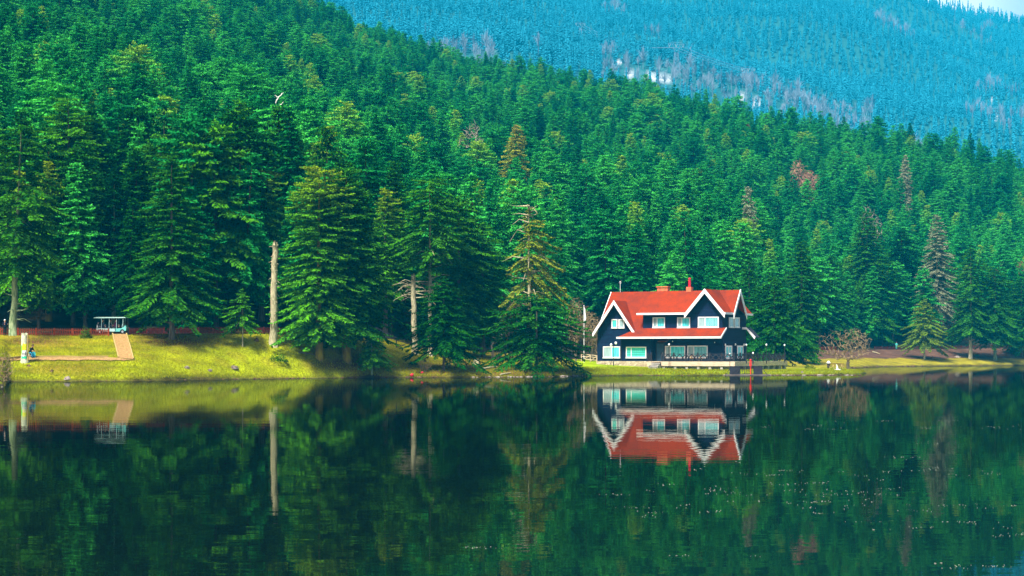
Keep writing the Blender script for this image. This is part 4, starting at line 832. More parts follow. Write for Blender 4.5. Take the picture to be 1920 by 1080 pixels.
# ------------------------------------------------------------------ deck with its railing
deck = empty('deck', HO, -TH, label='raised wooden terrace with a dark railing around the front and right of the house', cat='deck')
DY, DX = -2.5, 20.6; DE = hy_of(1473, DX)
b = MB(); b.box(8.4, DY, -.14, DX, -.02, -.03); b.box(18.06, -.02, -.14, DX, DE, -.03); b.build('floor', M['deckwood'], deck)
b = MB(); b.box(8.4, DY-.06, -.62, 9.0, DY, -.02); b.box(10.4, DY-.06, -.62, DX+.05, DY, -.02); b.box(DX, DY, -.62, DX+.06, DE+.6, -.02); b.box(18.06, DE+.6, -.62, DX, DE+.66, -.02); b.box(8.34, DY, -.62, 8.4, -1.1, -.02); b.build('fascia', M['deckwood'], deck)
for k in range(8):
    x = 8.9+k*1.62
    if 8.99 < x < 10.4: continue
    b = MB(); b.box(x, DY+.05, -1.9, x+.34, DY+.4, -.14); b.build('pier', M['concrete'], deck)
for k in range(9): y = DY+1.5+k*(DE-DY-1.6)/8; b = MB(); b.box(DX-.5, y, -1.9, DX-.08, y+.55, -.14); b.build('pier', M['concrete'], deck)
b = MB(); b.box(10.5, DY+.6, -1.6, DX-.6, DY+.8, -.14); b.box(DX-.8, DY+.8, -1.6, DX-.6, DE, -.14); b.build('skirting', M['concrete'], deck)
def rail_bay(p, q, dense):
    p = Vector(p); q = Vector(q); b = MB(); L_ = (q-p).length; u = (q-p)/L_
    for z in (.95, .14): b.bar(p+Vector((0,0,z)), q+Vector((0,0,z)), .07, .08)
    if dense:
        nn = max(1, round(L_/.9))
        for k in range(nn):
            a = p+u*(L_*k/nn); c_ = p+u*(L_*(k+1)/nn)
            b.bar(a+Vector((0,0,.16)), c_+Vector((0,0,.93)), .07, .09); b.bar(a+Vector((0,0,.93)), c_+Vector((0,0,.16)), .07, .09)
            if k: b.bar(a+Vector((0,0,.14)), a+Vector((0,0,.95)), .04, .04)
    else:                                              # curved crossing braces
        for sg in (1, -1):
            pr = None
            for k in range(9):
                s_ = k/8; z = .5+sg*.36*math.cos(s_*2*math.pi); v = p+u*(L_*s_)+Vector((0,0,z))
                if pr is not None: b.bar(pr, v, .08, .11)
                pr = v
    b.build('railing', M['dark'], deck)
def post(x, y, h=1.1): b = MB(); b.box(x-.07, y-.07, -.03, x+.07, y+.07, h); b.box(x-.09, y-.09, h, x+.09, y+.09, h+.05); b.build('post', M['dark'], deck)
xs = [8.45, 8.95]; post(8.45, DY+.05); post(8.95, DY+.05); rail_bay((8.45,DY+.05,0),(8.95,DY+.05,0), True)
nx_ = 6; xs = [10.45+(DX-.08-10.45)*k/nx_ for k in range(nx_+1)]
for x in xs: post(x, DY+.05)
for a, b_ in zip(xs, xs[1:]): rail_bay((a,DY+.05,0),(b_,DY+.05,0), False)
ny_ = 9; ys = [DY+.05+(DE-DY)*k/ny_ for k in range(ny_+1)]
for y in ys[1:]: post(DX-.08, y)
for a, b_ in zip(ys, ys[1:]): rail_bay((DX-.08,a,0),(DX-.08,b_,0), True)
rail_bay((8.45,DY+.05,0),(8.45,-1.1,0), True); rail_bay((DX-.08,DE,0),(18.2,DE,0), True)
b = MB(); [b.box(9.05, DY-.06-.32*(k+1), -.05-.2*(k+1)-.12, 10.35, DY-.06-.32*k, -.05-.2*(k+1)) for k in range(4)]; b.box(9.05, DY-1.2, -1.5, 9.12, DY-.06, -.55); b.box(10.28, DY-1.2, -1.5, 10.35, DY-.06, -.55); b.build('steps', M['concrete'], deck)

# ------------------------------------------------------------------ lamps
def lamp(p, h, label, arms=1, r=.13):
    t = empty('lamp_post', p, label=label, cat='lamp post', group='white globe lamps on black posts'); b = MB(); b.tube([(0,0,-.2),(0,0,.25),(0,0,.3),(0,0,h)], [.07,.07,.04,.035], 8)
    if arms > 1: b.bar((-.32,0,h-.12),(.32,0,h+.1),.05)
    b.build('pole', M['darkmetal'], t)
    for k in range(arms):
        x = 0 if arms == 1 else (-.32 if k == 0 else .30); g = MB(); g.blob((x,0,h+(.12 if arms == 1 else (0.0 if k == 0 else .24))), (r,r,r*1.2), 10, 7); g.build('globe', M['globe'], t, smooth=True)
    return t
def lamp_px(px, by, top, d, label, **kw): p = W(px, by, d); return lamp(p, (by-top)*d/F-.2, label, **kw)
lamp_px(1150.5, 683, 644, 253, 'two-armed lamp post with white globes in front of the left gable', arms=2, r=.17)
lamp_px(1254.5, 690, 645, 250.6, 'lamp post with a white globe beside the terrace steps')
lamp_px(1368.5, 701, 662, 243.5, 'thin dark pole at the left end of the black landing stage', r=.08)
lamp_px(1399.5, 679, 645.5, 246.6, 'lamp with white globe at the front right corner of the terrace', r=.11)
lamp_px(1412, 679, 661, 252.0, 'short lamp with white globe near the front corner of the side railing', r=.12)
lamp_px(1437, 679, 645.5, 254.6, 'lamp with white globe in the middle of the side railing', r=.12)
lamp_px(1471, 677, 646, 262.0, 'lamp with white globe at the far end of the side railing', r=.12)
p = G(1095, 268); b = MB(); b.tube([(0,0,-.2),(0,0,(661-572)*268/F+CH-p.z)], .05, 8); hgt_ = (661-572)*268/F+CH-p.z
t = empty('flag_pole', p, label='white pole with a narrow hanging white pennant left of the house', cat='flag pole'); b.build('pole', M['white'], t)
b = MB(); b.add([(0,0,hgt_-.2),(.14,-.03,hgt_-.5),(.30,-.02,hgt_-1.8),(.16,.02,hgt_-2.6),(.02,0,hgt_-1.9)], [(0,1,2,3,4)]); b.prism([(.0,-.0,hgt_-.2),(.16,-.03,hgt_-.6),(.28,-.02,hgt_-1.8),(.14,.02,hgt_-2.5),(0,0,hgt_-1.9)], (0,.04,0)); b.build('pennant', M['white'], t)

# ------------------------------------------------------------------ landing stage in front of the terrace
d0 = 242.6; A = W(1364, 703.5, d0); A.z = .12; wd = (1443-1364)*d0/F; t = empty('landing_stage', A, label='low wooden landing stage with black panels and a small gate at the water edge', cat='jetty')
s_ = d0/F
def lx(px): return (px-1364)*s_
b = MB(); b.box(lx(1360), -.7, -.35, lx(1443), 1.5, .0); [b.box(lx(1362)+k*1.1, -.55, -.9, lx(1362)+k*1.1+.18, -.37, -.35) for k in range(6)]; b.build('platform', mat('grey_planks', (.09,.075,.07), .8, .2, (.17,.14,.13), 3, stretch=(.5,3,1)), t)
for a0, a1 in ((1369,1388),(1413,1430)):
    b = MB(); b.box(lx(a0), .1, 0, lx(a1), .18, .98); b.box(lx(a0)-.04, .06, .98, lx(a1)+.04, .22, 1.06); b.build('panel', M['dark'], t)
b = MB(); b.bar((lx(1388),.14,1.0),(lx(1413),.14,1.0),.06,.06); b.bar((lx(1388),.14,.08),(lx(1413),.14,.08),.06,.06); [b.bar((lx(1388)+(lx(1413)-lx(1388))*k/6,.14,.08),(lx(1388)+(lx(1413)-lx(1388))*k/6,.14,1.0),.05,.05) for k in range(1, 6)]; b.build('gate', M['dark'], t)
b = MB(); b.bar((lx(1361),.1,0),(lx(1369),.12,.75),.06); b.bar((lx(1438),.1,0),(lx(1430),.12,.75),.06); b.bar((lx(1371),.02,.05),(lx(1381),.04,.7),.04); b.bar((lx(1380),.02,.05),(lx(1388),.04,.8),.04); b.build('brace', M['darkmetal'], t)
p = Vector((A.x+lx(1407), A.y-.25, .12)); t = empty('red_post', p, label='bright red post with short cross arm on the landing stage', cat='post'); b = MB(); b.tube([(0,0,0),(0,0,1.75)], .06, 8); b.tube([(0,0,1.05),(0,0,1.5)], [.16,.13], 8); b.blob((0,0,1.82), .13, 8, 5); b.bar((-.26,0,1.55),(.2,0,1.62),.07); b.build('pole', M['redpaint'], t)

# ------------------------------------------------------------------ wooden rail fences, picket fences
def rail_fence(pts_, h, label, m, pick=False, hp=.14, gap=.0, post_every=2.0, mp=None, zoff=0):
    P = [Vector(p) for p in pts_]; o = P[0].copy(); t = empty('picket_fence' if pick else 'rail_fence', o, label=label, cat='fence'); L_ = 0
    seg = []
    for a, c_ in zip(P, P[1:]): seg.append((L_, (c_-a).length, a-o, c_-o)); L_ += (c_-a).length
    def at(s):
        for s0, l, a, c_ in seg:
            if s <= s0+l+1e-6: return a.lerp(c_, (s-s0)/l)
        return P[-1]-o
    n_ = max(1, round(L_/post_every)); pk = MB()
    for k in range(n_+1):
        p = at(min(L_, k*L_/n_)); b = MB(); b.box(p.x-.06, p.y-.06, p.z-.3, p.x+.06, p.y+.06, p.z+h*1.04); b.build('post', M[mp or m], t)
    for k in range(n_):
        a = at(k*L_/n_); c_ = at(min(L_, (k+1)*L_/n_)); u = (c_-a).normalized()
        for z in ((.22, .72) if pick else (.35, .72, 1.0)): pk.bar(a+Vector((0,0,h*z)), c_+Vector((0,0,h*z)), .04, .09)
        if pick:
            m_ = max(2, int((c_-a).length/hp))
            for q_ in range(m_):
                v = a.lerp(c_, (q_+.5)/m_)+Vector((0,-.035,0)); pk.prism([v+u*-.045, v+u*.045, v+u*.045+Vector((0,0,h*.92)), v+Vector((0,0,h)), v-u*.045+Vector((0,0,h*.92))], (0,-.02,0))
        else: pk.bar(a+Vector((0,0,.1)), c_+Vector((0,0,h*.95)), .05, .07)
    pk.build('pickets' if pick else 'rails', M[m], t); return t
def alongroad(p0, p1, off, n_=8): return [G(p, float(d_road(p))+off) for p in np.linspace(p0, p1, n_)]
rail_fence(alongroad(-70, 204, -.6, 14), .82, 'orange-red picket fence along the lawn from the left edge to the cart', 'fence', True, .19)
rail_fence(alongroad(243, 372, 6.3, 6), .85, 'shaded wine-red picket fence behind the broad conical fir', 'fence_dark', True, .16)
rail_fence(alongroad(374, 425, .4, 4), .85, 'short red picket fence left of the young fir with the white trunk', 'fence', True, .15)
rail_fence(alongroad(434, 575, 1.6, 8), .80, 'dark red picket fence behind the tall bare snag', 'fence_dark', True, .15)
rail_fence([G(706, 236), G(722, 235.5), G(745, 236), G(775, 238)], 1.25, 'dark rustic rail fence between the small shore fir and the broken snag', 'dark', False, post_every=2.6)
rail_fence([G(1090, 271), G(1104, 270), G(1119, 268)], 1.0, 'pale wooden rail fence running up to the left wall of the house', 'deckwood', False)
rail_fence(alongroad(1490, 1572, -.3, 5), .75, 'low red picket fence on the far bank behind the round bare tree', 'fence', True, .2)
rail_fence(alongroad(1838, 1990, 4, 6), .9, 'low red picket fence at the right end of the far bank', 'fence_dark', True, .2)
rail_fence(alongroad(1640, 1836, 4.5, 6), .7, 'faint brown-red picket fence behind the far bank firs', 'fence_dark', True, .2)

# ------------------------------------------------------------------ road, path, edging
def strip(name, m, left, right, kind='structure', up_=.06, label=None, cat=None, n_=40):
    """a sheet following the ground between two lines of (x, y) points"""
    Ln = len(left); V = []; F_ = []; K = 6
    for i in range(Ln):
        for k in range(K+1):
            a = Vector(left[i]).lerp(Vector(right[i]), k/K); V.append((a.x, a.y, 0))
    V = np.array(V); V[:,2] = ground(V[:,0], V[:,1])+up_
    for i in range(Ln-1):
        for k in range(K): F_.append((i*(K+1)+k, i*(K+1)+k+1, (i+1)*(K+1)+k+1, (i+1)*(K+1)+k))
    b = MB(); b.add([tuple(v) for v in V], F_); return tag(b.build(name, m, smooth=True), label, cat, kind=kind)
pxs = np.linspace(-120, 1980, 240); pxs = pxs
strip('road', M['roadm'], [((p-CX)/F*(float(d_road(p))+.2), float(d_road(p))+.2) for p in pxs if p < 700 or p > 1480 or 1], [((p-CX)/F*(float(d_road(p))+5.2), float(d_road(p))+5.2) for p in pxs], up_=.10)
def dense(a, b_, n_): return [tuple(Vector(a).lerp(Vector(b_), i/(n_-1))) for i in range(n_)]
TL, TR = hit(211, 628.6), hit(236, 628.6); BL, BR = hit(222, 673), hit(250, 676)
TL = G(211, 215.2); TR = G(237, 215.2)
strip('path', M['gravel'], dense((TL.x, TL.y), (BL.x, BL.y), 40), dense((TR.x, TR.y), (BR.x, BR.y), 40), up_=.12)
la = [hit(p, 672.6) for p in np.linspace(-40, 224, 50)]; lb = [hit(p, 677.6) for p in np.linspace(-40, 250, 50)]
strip('path', M['gravel'], [(v.x, v.y) for v in la], [(v.x, v.y) for v in lb], up_=.10)
def board(pts2, label):
    b = MB(); P = [Vector((x, y, gz(x, y)+.14)) for x, y in pts2]; o = P[0].copy()
    for a, c_ in zip(P, P[1:]): b.bar(a-o, c_-o, .12, .20)
    ob = b.build('edging_board', M['edging'], loc=o); tag(ob, label, 'edging')
board(dense((TL.x, TL.y), (BL.x, BL.y), 12), 'pale board edging the left side of the ramp to the road')
board(dense((TR.x, TR.y), (BR.x, BR.y), 12), 'pale board edging the right side of the ramp to the road')
board([(v.x, v.y+.15) for v in la[::5]], 'pale board edging the upper side of the level lawn path')

# ------------------------------------------------------------------ people
def person(p, rz, pose, top, legs_, label, hairm='hair', sc=1.0, hat=None, hold=None):
    """one skinned body; pose: dict of joints in metres, feet at z=0 or seat height given by the joints"""
    J = pose; t = empty('person', p, rz, label=label, cat='person'); t.scale = (sc, sc, sc)
    b = MB()
    order = [('pelvis', .15), ('waist', .135), ('chest', .17), ('neck', .065), ('head0', .075), ('head', .105), ('crown', .075)]
    b.tube([J[n_] for n_, _ in order if n_ in J], [r_ for n_, r_ in order if n_ in J], 10, 0)
    for k in range(len(b.v)-0): pass
    for s_ in ('l', 'r'):
        b.tube([J['chest'], J['sh'+s_], J['el'+s_], J['wr'+s_]], [.09, .075, .05, .036], 8, 0)
        w_ = Vector(J['wr'+s_]); dv = (w_-Vector(J['el'+s_])).normalized(); b.tube([w_, w_+dv*.07, w_+dv*.12], [.036, .045, .035], 8, 2)
        for k in range(5):
            o = (k-2)*.019; ax = dv.orthogonal().normalized(); f0 = w_+dv*(.05 if k == 0 else .10)+ax*o*(1.8 if k == 0 else 1); b.tube([f0, f0+dv*(.035 if k in (0, 4) else .055)+ax*(-.03 if k == 0 else 0)], [.010, .007], 5, 2)
        b.tube([J['pelvis'], J['hip'+s_], J['kn'+s_], J['an'+s_]], [.12, .095, .068, .045], 8, 1)
        an = Vector(J['an'+s_]); b.tube([an, an+Vector((0,-.02,-.05)), an+Vector((0,-.20,-.055))], [.045, .05, .032], 8, 3)
    b.m = [2 if (b.m[i] == 0 and sum(Vector(b.v[k]).z for k in b.f[i])/len(b.f[i]) > Vector(J['neck']).z+.02) else b.m[i] for i in range(len(b.f))]
    o = b.build('body', [M[top], M[legs_], M['skin'], M['cloth_black']], t, smooth=True)
    rm = o.modifiers.new('fuse', 'REMESH'); rm.mode = 'VOXEL'; rm.voxel_size = .022; rm.use_smooth_shade = True
    bpy.context.view_layer.update()
    ev = o.evaluated_get(bpy.context.evaluated_depsgraph_get()); me2 = bpy.data.meshes.new_from_object(ev); o.modifiers.clear()
    # carry the clothing over to the fused skin by nearest original face
    from mathutils.kdtree import KDTree
    kd = KDTree(len(b.f)); [kd.insert(sum((Vector(b.v[k]) for k in f_), Vector())/len(f_), i) for i, f_ in enumerate(b.f)]; kd.balance()
    mi = [b.m[kd.find(pl.center)[1]] for pl in me2.polygons]
    me2.materials.clear(); [me2.materials.append(M[x]) for x in (top, legs_, 'skin', 'cloth_black')]
    me2.polygons.foreach_set('material_index', mi); me2.polygons.foreach_set('use_smooth', [True]*len(mi)); o.data = me2
    h = Vector(J['head']); hm_ = MB(); hm_.blob(h+Vector((0,.025,.045)), (.118,.125,.105), 10, 7); hm_.build('hat' if hat else 'hair', M[hat or hairm], t, smooth=True)
    fc = MB(); fc.blob(h+Vector((0,-.115,-.015)), (.016,.03,.026), 6, 4); fc.build('nose', M['skin'], t, smooth=True)
    ey = MB(); [ey.blob(h+Vector((s2*.038,-.098,.02)), .014, 6, 4) for s2 in (-1, 1)]; ey.build('eyes', M['hair'], t)
    mo = MB(); mo.blob(h+Vector((0,-.10,-.055)), (.028,.012,.007), 6, 4); mo.build('mouth', M['redpaint'], t)
    return t
def seated(z=.45, lean=.05, arms=0):
    V = lambda x, y, zz: (x, y, zz); s = dict(pelvis=V(0,0,z+.1), waist=V(0,-lean*.4,z+.3), chest=V(0,-lean,z+.5), neck=V(0,-lean*1.4,z+.67), head0=V(0,-lean*1.6,z+.73), head=V(0,-lean*1.9,z+.83), crown=V(0,-lean*1.9+.02,z+.92))
    for k, sg in (('l', 1), ('r', -1)):
        s['sh'+k] = V(sg*.19,-lean,z+.56); s['el'+k] = V(sg*.24,-lean-.12,z+.32); s['wr'+k] = V(sg*.15,-lean-.34,z+.28+arms)
        s['hip'+k] = V(sg*.1,-.02,z+.08); s['kn'+k] = V(sg*.12,-.45,z+.08); s['an'+k] = V(sg*.12,-.48,z-.36)
    return s
def standing(lean=0, arm=.1):
    V = lambda x, y, zz: (x, y, zz); s = dict(pelvis=V(0,0,.92), waist=V(0,0,1.1), chest=V(0,-.01,1.32), neck=V(0,-.01,1.48), head0=V(0,-.02,1.54), head=V(0,-.03,1.64), crown=V(0,-.02,1.73))
    for k, sg in (('l', 1), ('r', -1)):
        s['sh'+k] = V(sg*.19,0,1.40); s['el'+k] = V(sg*.25,-.02,1.12); s['wr'+k] = V(sg*.2,-arm-.1,.92+arm)
        s['hip'+k] = V(sg*.1,0,.9); s['kn'+k] = V(sg*.11,-.03+.05*sg,.49); s['an'+k] = V(sg*.11,.04*sg,.09)
    return s

# ------------------------------------------------------------------ shuttle cart with its passengers
CD = 216.6; cs = CD/F; c0 = W(176, 627, CD); czb = gz(c0.x+1.5, CD)+.11; LC = (237-176)*cs
cart = empty('shuttle_cart', (c0.x, CD, czb), label='open aqua shuttle cart with a long flat roof at the top of the ramp', cat='cart')
CW = 1.35
def prof(pts_, y0, y1, m, name, par=cart, mi=0): b = MB(); b.prism([(x, y0, z) for x, z in pts_], (0, y1-y0, 0)); return b.build(name, m, par)
prof([(.25,.33),(.25,.62),(.75,.66),(1.65,.62),(2.35,.62),(2.42,.30),(2.2,.28)], 0, CW, M['aquawhite'], 'rear_body')
prof([(2.45,.28),(2.5,.36),(2.45,.60),(2.62,.62),(3.1,.66),(3.40,.80),(3.52,.98),(3.62,.86),(3.66,.55),(3.62,.36),(3.45,.36),(3.35,.52),(3.15,.55),(3.0,.45),(2.95,.28)], -.02, CW+.02, M['aqua'], 'front_body')
prof([(.2,.24),(3.5,.24),(3.5,.31),(.2,.31)], .1, CW-.1, M['dark'], 'chassis')
b = MB(); b.prism([(.0,-.08,1.86),(.35,-.08,1.92),(3.35,-.08,1.92),(3.62,-.08,1.88),(3.62,-.08,1.82),(.0,-.08,1.79)], (0, CW+.16, 0)); b.build('roof', M['aquawhite'], cart)
for x, z in ((.85,.62),(1.72,.62),(2.55,.62),(3.28,.75)):
    for y in (.03, CW-.07): b = MB(); b.bar((x,y,z),(x+.02,y,1.84),.034); b.build('roof_post', M['aquawhite'], cart)
for x in (.75, 1.62, 2.3):
    b = MB(); b.box(x-.25, .1, .62, x+.28, CW-.1, .74); b.prism([(x-.28,.1,.70),(x-.2,.1,.70),(x-.30,.1,1.12),(x-.38,.1,1.12)], (0, CW-.2, 0)); b.build('seat', M['seatm'], cart)
b = MB(); b.bar((2.98,.35,.80),(2.86,.35,.98),.04); b.tube([(2.86+.10*math.cos(a)*0, .35+.16*math.cos(a), .98+.16*math.sin(a)) for a in [k*math.pi/6 for k in range(13)]], .018, 5); b.build('steering_wheel', M['darkmetal'], cart)
b = MB(); b.prism([(3.12,.05,.84),(3.16,.05,.84),(3.3,.05,1.2),(3.26,.05,1.2)], (0, CW-.1, 0)); b.build('windscreen', M['glass_grey'], cart)
for x in (.68, 3.24):
    for y in (.0, CW-.16):
        b = MB(); b.tube([(x,y,.27),(x,y+.16,.27)], .25, 16); wl = b.build('wheel', M['tyre'], cart); b = MB(); b.tube([(x,y-.012,.27),(x,y+.172,.27)], .13, 12); b.build('rim', M['rim'], wl)
for y in (.18, CW-.18): b = MB(); b.blob((3.64,y,.70), (.05,.1,.08), 8, 5); b.build('headlight', M['globe'], cart, smooth=True)
def rider(x, y, top, legs_, label, rz=math.pi/2, **kw): return person((c0.x+x, CD+y, czb+.30), rz, seated(.42, .06), top, legs_, label, **kw)
rider(2.32, .42, 'cloth_purple', 'cloth_black', 'driver in a dark plum jacket at the front of the shuttle cart')
rider(1.62, .40, 'cloth_black', 'cloth_black', 'passenger in black in the middle row of the shuttle cart')
rider(1.62, .95, 'cloth_pale', 'cloth_navy', 'passenger with pale top on the far side of the cart middle row')
rider(.80, .42, 'cloth_navy', 'cloth_navy', 'passenger in navy in the rear row of the shuttle cart')
rider(.30, .55, 'cloth_pale', 'cloth_black', 'small passenger in a light top at the tail of the cart', sc=.8)
person(G(9, 213.1), .6, standing(arm=.3), 'cloth_navy', 'cloth_black', 'person in a dark coat and pale cap at the fence beside the mossy trunk', hat='cloth_pale')
pp_ = hit(56, 671.5); person((pp_.x, pp_.y, pp_.z+.05), .9, {**seated(.40, .28)}, 'cloth_black', 'jeans', 'person in a black vest and blue jeans sitting beside the painted stump')
b = MB(); b.blob((0,0,.2), (.3,.25,.24), 8, 5, jit=.12, rng=random.Random(3)); tag(b.build('rock', M['rock'], loc=(pp_.x+.05, pp_.y+.12, pp_.z), smooth=True), 'low grey boulder the seated person beside the painted stump uses as a seat', 'rock')
bp = hit(63, 673); b = MB(); b.box(-.2,-.13,0,.2,.13,.55); b.blob((0,0,.56),(.2,.13,.14),10,6); bk = empty('backpack', bp, .2, label='bright blue and turquoise backpack at the feet of the seated person', cat='backpack'); b.build('bag', M['cloth_teal'], bk); b = MB(); b.box(-.15,-.2,.06,.15,-.13,.34); b.build('front_pocket', M['jeans'], bk); b = MB(); [b.bar((s_*.1,.14,.1),(s_*.1,.16,.55),.04) for s_ in (1,-1)]; b.build('strap', M['cloth_black'], bk)
person(G(1681, 437.6), .2, standing(), 'cloth_teal', 'cloth_teal', 'distant person in a turquoise coat walking on the far bank road', sc=.98)

# ------------------------------------------------------------------ painted stump
sp_ = hit(46, 681); SH = (681-628)*sp_.y/F; t = empty('painted_stump', sp_, label='tall hollow stump painted yellow, white and green beside the seated person', cat='stump')
b = MB(); rg = random.Random(5); NR = 14
lv = [(-.3,.50),(0,.46),(.35,.38),(.9,.34),(1.6,.35),(2.3,.36),(SH*.9,.35),(SH,.33)]
for i, (z, r_) in enumerate(lv):
    for k in range(NR):
        a = 2*math.pi*k/NR; zz = z+(rg.uniform(-.25, .2) if i == len(lv)-1 else 0); b.v.append((math.cos(a)*r_*(1+.1*math.sin(3*a)), math.sin(a)*r_, zz))
for i in range(len(lv)-1):
    for k in range(NR): b.f.append((i*NR+k, i*NR+(k+1)%NR, (i+1)*NR+(k+1)%NR, (i+1)*NR+k)); b.m.append(0)
b.build('trunk', mat('grey_green_stump', (.32,.36,.24), .9, .1, (.58,.60,.46), 2.5, .5, 6), t, smooth=True)
def patch(name, z0, z1, a0, a1, colr, rr=.365, fw=1.0, nois=None):
    b = MB(); n_ = 8
    for i in range(n_+1):
        a = a0+(a1-a0)*i/n_
        for z in (z0, z1): r_ = np.interp(z, [q_[0] for q_ in lv], [q_[1] for q_ in lv])*(1+.1*math.sin(3*a))+.016; b.v.append((math.cos(a)*r_, math.sin(a)*r_/(1+.1*math.sin(3*a)), z+rg.uniform(-.06, .06)))
    for i in range(n_): b.f.append((2*i, 2*i+2, 2*i+3, 2*i+1)); b.m.append(0)
    b.build(name, mat(name, colr, .6, .3, nois, 5), t)
PI_ = math.pi
patch('yellow_paint', 1.28, 1.95, -1.9, -.5, (.80,.80,.01)); patch('lime_paint', .95, 1.75, -2.7, -1.92, (.20,.75,.02)); patch('white_paint', .62, 1.26, -2.1, -.4, (.80,.84,.82)); patch('green_paint', .42, .60, -2.3, -.4, (.02,.55,.30))
b = MB()
for k in range(5):                                     # dark painted strokes on the white
    a = -1.95+.32*k; r_ = .40; x = math.cos(a)*r_; y = math.sin(a)*r_; b.bar((x,y,.72+.05*(k%2)),(x+.03*(-1)**k,y,1.05+.1*(k%3)/2),.03,.02); b.bar((x,y,.90),(x+.07,y+.005,.88+.06*(k%2)),.03,.02)
b.build('painted_strokes', M['darkmetal'], t)
b = MB(); b.prism([(.30,-.22,-.05),(.52,-.3,-.5),(.34,-.34,.3),(.28,-.30,SH),(.34,-.26,SH+.03)][:0] or [(.30,-.20,0),(.40,-.20,0),(.38,-.20,SH+.03),(.31,-.20,SH+.03)], (0,.06,0)); b.build('pale_splinter', M['edging'], t)

# ------------------------------------------------------------------ picnic tables, bins
def picnic(p, rz, L_, label, benches=True, m1='table', m2='lightwood'):
    t = empty('picnic_table', p, rz, label=label, cat='picnic table'); b = MB()
    for k in range(5): b.box(-L_/2, -.38+k*.155, .70, L_/2, -.38+k*.155+.14, .745)
    b.build('tabletop', M[m1], t)
    for y in (-.75, .6): b = MB(); b.box(-L_/2, y-.02, .42, L_/2, y+.11, .455); b.box(-L_/2, y+.13, .42, L_/2, y+.26, .455); b.build('bench', M[m1], t)
    for x in (-L_/2+.25, L_/2-.3):
        b = MB(); b.bar((x,-.62,0),(x,-.22,.7),.05,.09); b.bar((x,.62,0),(x,.22,.7),.05,.09); b.bar((x+.05,-.75,.38),(x+.05,.85,.38),.05,.09); b.bar((x+.05,-.36,.67),(x+.05,.36,.67),.05,.07); b.build('leg_frame', M[m2], t)
    return t
q_ = hit(1568, 692, 240, 300); picnic(q_, .35, 1.9, 'left picnic table on the grassy point with light wooden legs')
q_ = hit(1581, 692.5, 240, 300); picnic(G(1583, q_.y+.4), -.2, 1.6, 'right picnic table on the grassy point, touching the bare tree trunk side')
hp = HO+HXv*14.9+HYv*-1.6; picnic((hp.x, hp.y, HO.z), -TH+.1, 1.8, 'brown picnic table on the terrace in front of the patterned window')
q_ = hit(1553.5, 690, 240, 300); t = empty('litter_bin', q_, label='tall black litter bin with a white lid left of the picnic tables', cat='litter bin'); b = MB(); b.tube([(0,0,0),(0,0,.75)], [.21,.24], 14); b.build('bin_body', M['darkmetal'], t); b = MB(); b.tube([(0,0,.75),(0,0,.83),(0,0,.84),(0,0,1.02),(0,0,1.1)], [.30,.30,.2,.16,.06], 14); b.build('lid', M['globe'], t, smooth=True)
q_ = hit(1570.5, 694, 240, 300); t = empty('stone_pedestal', q_, label='small white stepped pedestal in the grass before the picnic tables', cat='pedestal'); b = MB(); b.tube([(0,0,-.05),(0,0,.12)], [.5,.42], 14); b.build('base', M['white'], t); b = MB(); b.tube([(-.02,0,.12),(-.06,0,.45),(-.16,0,.75)], [.14,.09,.07], 10); b.build('stem', M['white'], t)

# ------------------------------------------------------------------ stumps, logs, stones, low green things on the bank
def stump(px, py, wpx, hpx, label, m='bark_pale', seed=1, name='tree_stump', cat='stump'):
    p = hit(px, py); s_ = p.y/F; rg = random.Random(seed); b = MB(); w_ = wpx*s_/2; h = hpx*s_
    b.tube([(0,0,-.1),(0,0,h*.3),(rg.uniform(-.1,.1),0,h)], [w_*.8, w_*.6, w_*.45], 9, 0)
    for k in range(6): a = k*1.05+rg.random(); b.tube([(0,0,h*.35),(math.cos(a)*w_*.6, math.sin(a)*w_*.4, h*rg.uniform(.2,.7)),(math.cos(a)*w_*rg.uniform(.8,1.2), math.sin(a)*w_*.7, rg.uniform(-.05,.12))], [h*.22, h*.18, .03], 5)
    return tag(b.build(name, M[m], loc=p), label, cat)
stump(54, 688.5, 11, 3, 'dark flat log end in the grass under the painted stump', 'brownrock', 1); stump(97, 698, 10, 4, 'small dark root lump in the grass near the left shore', 'brownrock', 2)
stump(349, 691, 18, 2.6, 'low pale tree stump on the lower lawn, left of three', 'bark', 3); stump(393, 695.5, 12, 3, 'smallest flat stump on the lower lawn, between two larger ones', 'bark', 4); stump(439, 693.5, 22, 4.5, 'rugged grey-brown stump on the lower lawn, right of three', 'bark', 5)
stump(481, 642, 10, 6, 'small brown root lump left of the tall bare snag', 'brownrock', 6); stump(893, 684, 20, 11, 'forked uprooted stump on the brown bank left of the thicket', 'bark_pale', 7, 'uprooted_stump')
stump(126, 714, 18, 4, 'flat pale stone at the left shore', 'rock', 8, 'shore_stone', 'stone'); stump(1748, 672.5, 5, 4, 'whitish stone beside the white-trunked lime fir', 'rock', 9, 'stone', 'stone'); stump(1795, 670, 12, 3, 'pale flat stone on the far bank between the white trunks', 'rock', 10, 'stone', 'stone')
stump(1504, 701, 6, 3.5, 'round pinkish stone at the edge of the grassy point', 'rock', 11, 'stone', 'stone')
def log(pa, pb, r_, label, m='bark_pale'):
    a = hit(*pa); c_ = hit(*pb); b = MB(); b.tube([(0,0,r_), (c_-a)*.5+Vector((0,0,r_*1.4)), (c_-a)+Vector((0,0,r_))], [r_, r_*.85, r_*.5], 7); tag(b.build('fallen_log', M[m], loc=a), label, 'log')
log((524, 641), (536, 648), .06, 'thin fallen stick right of the foot of the tall snag', 'bark'); log((560, 665), (592, 669), .07, 'thin dark fallen branch left of the dense pair of firs', 'bark')
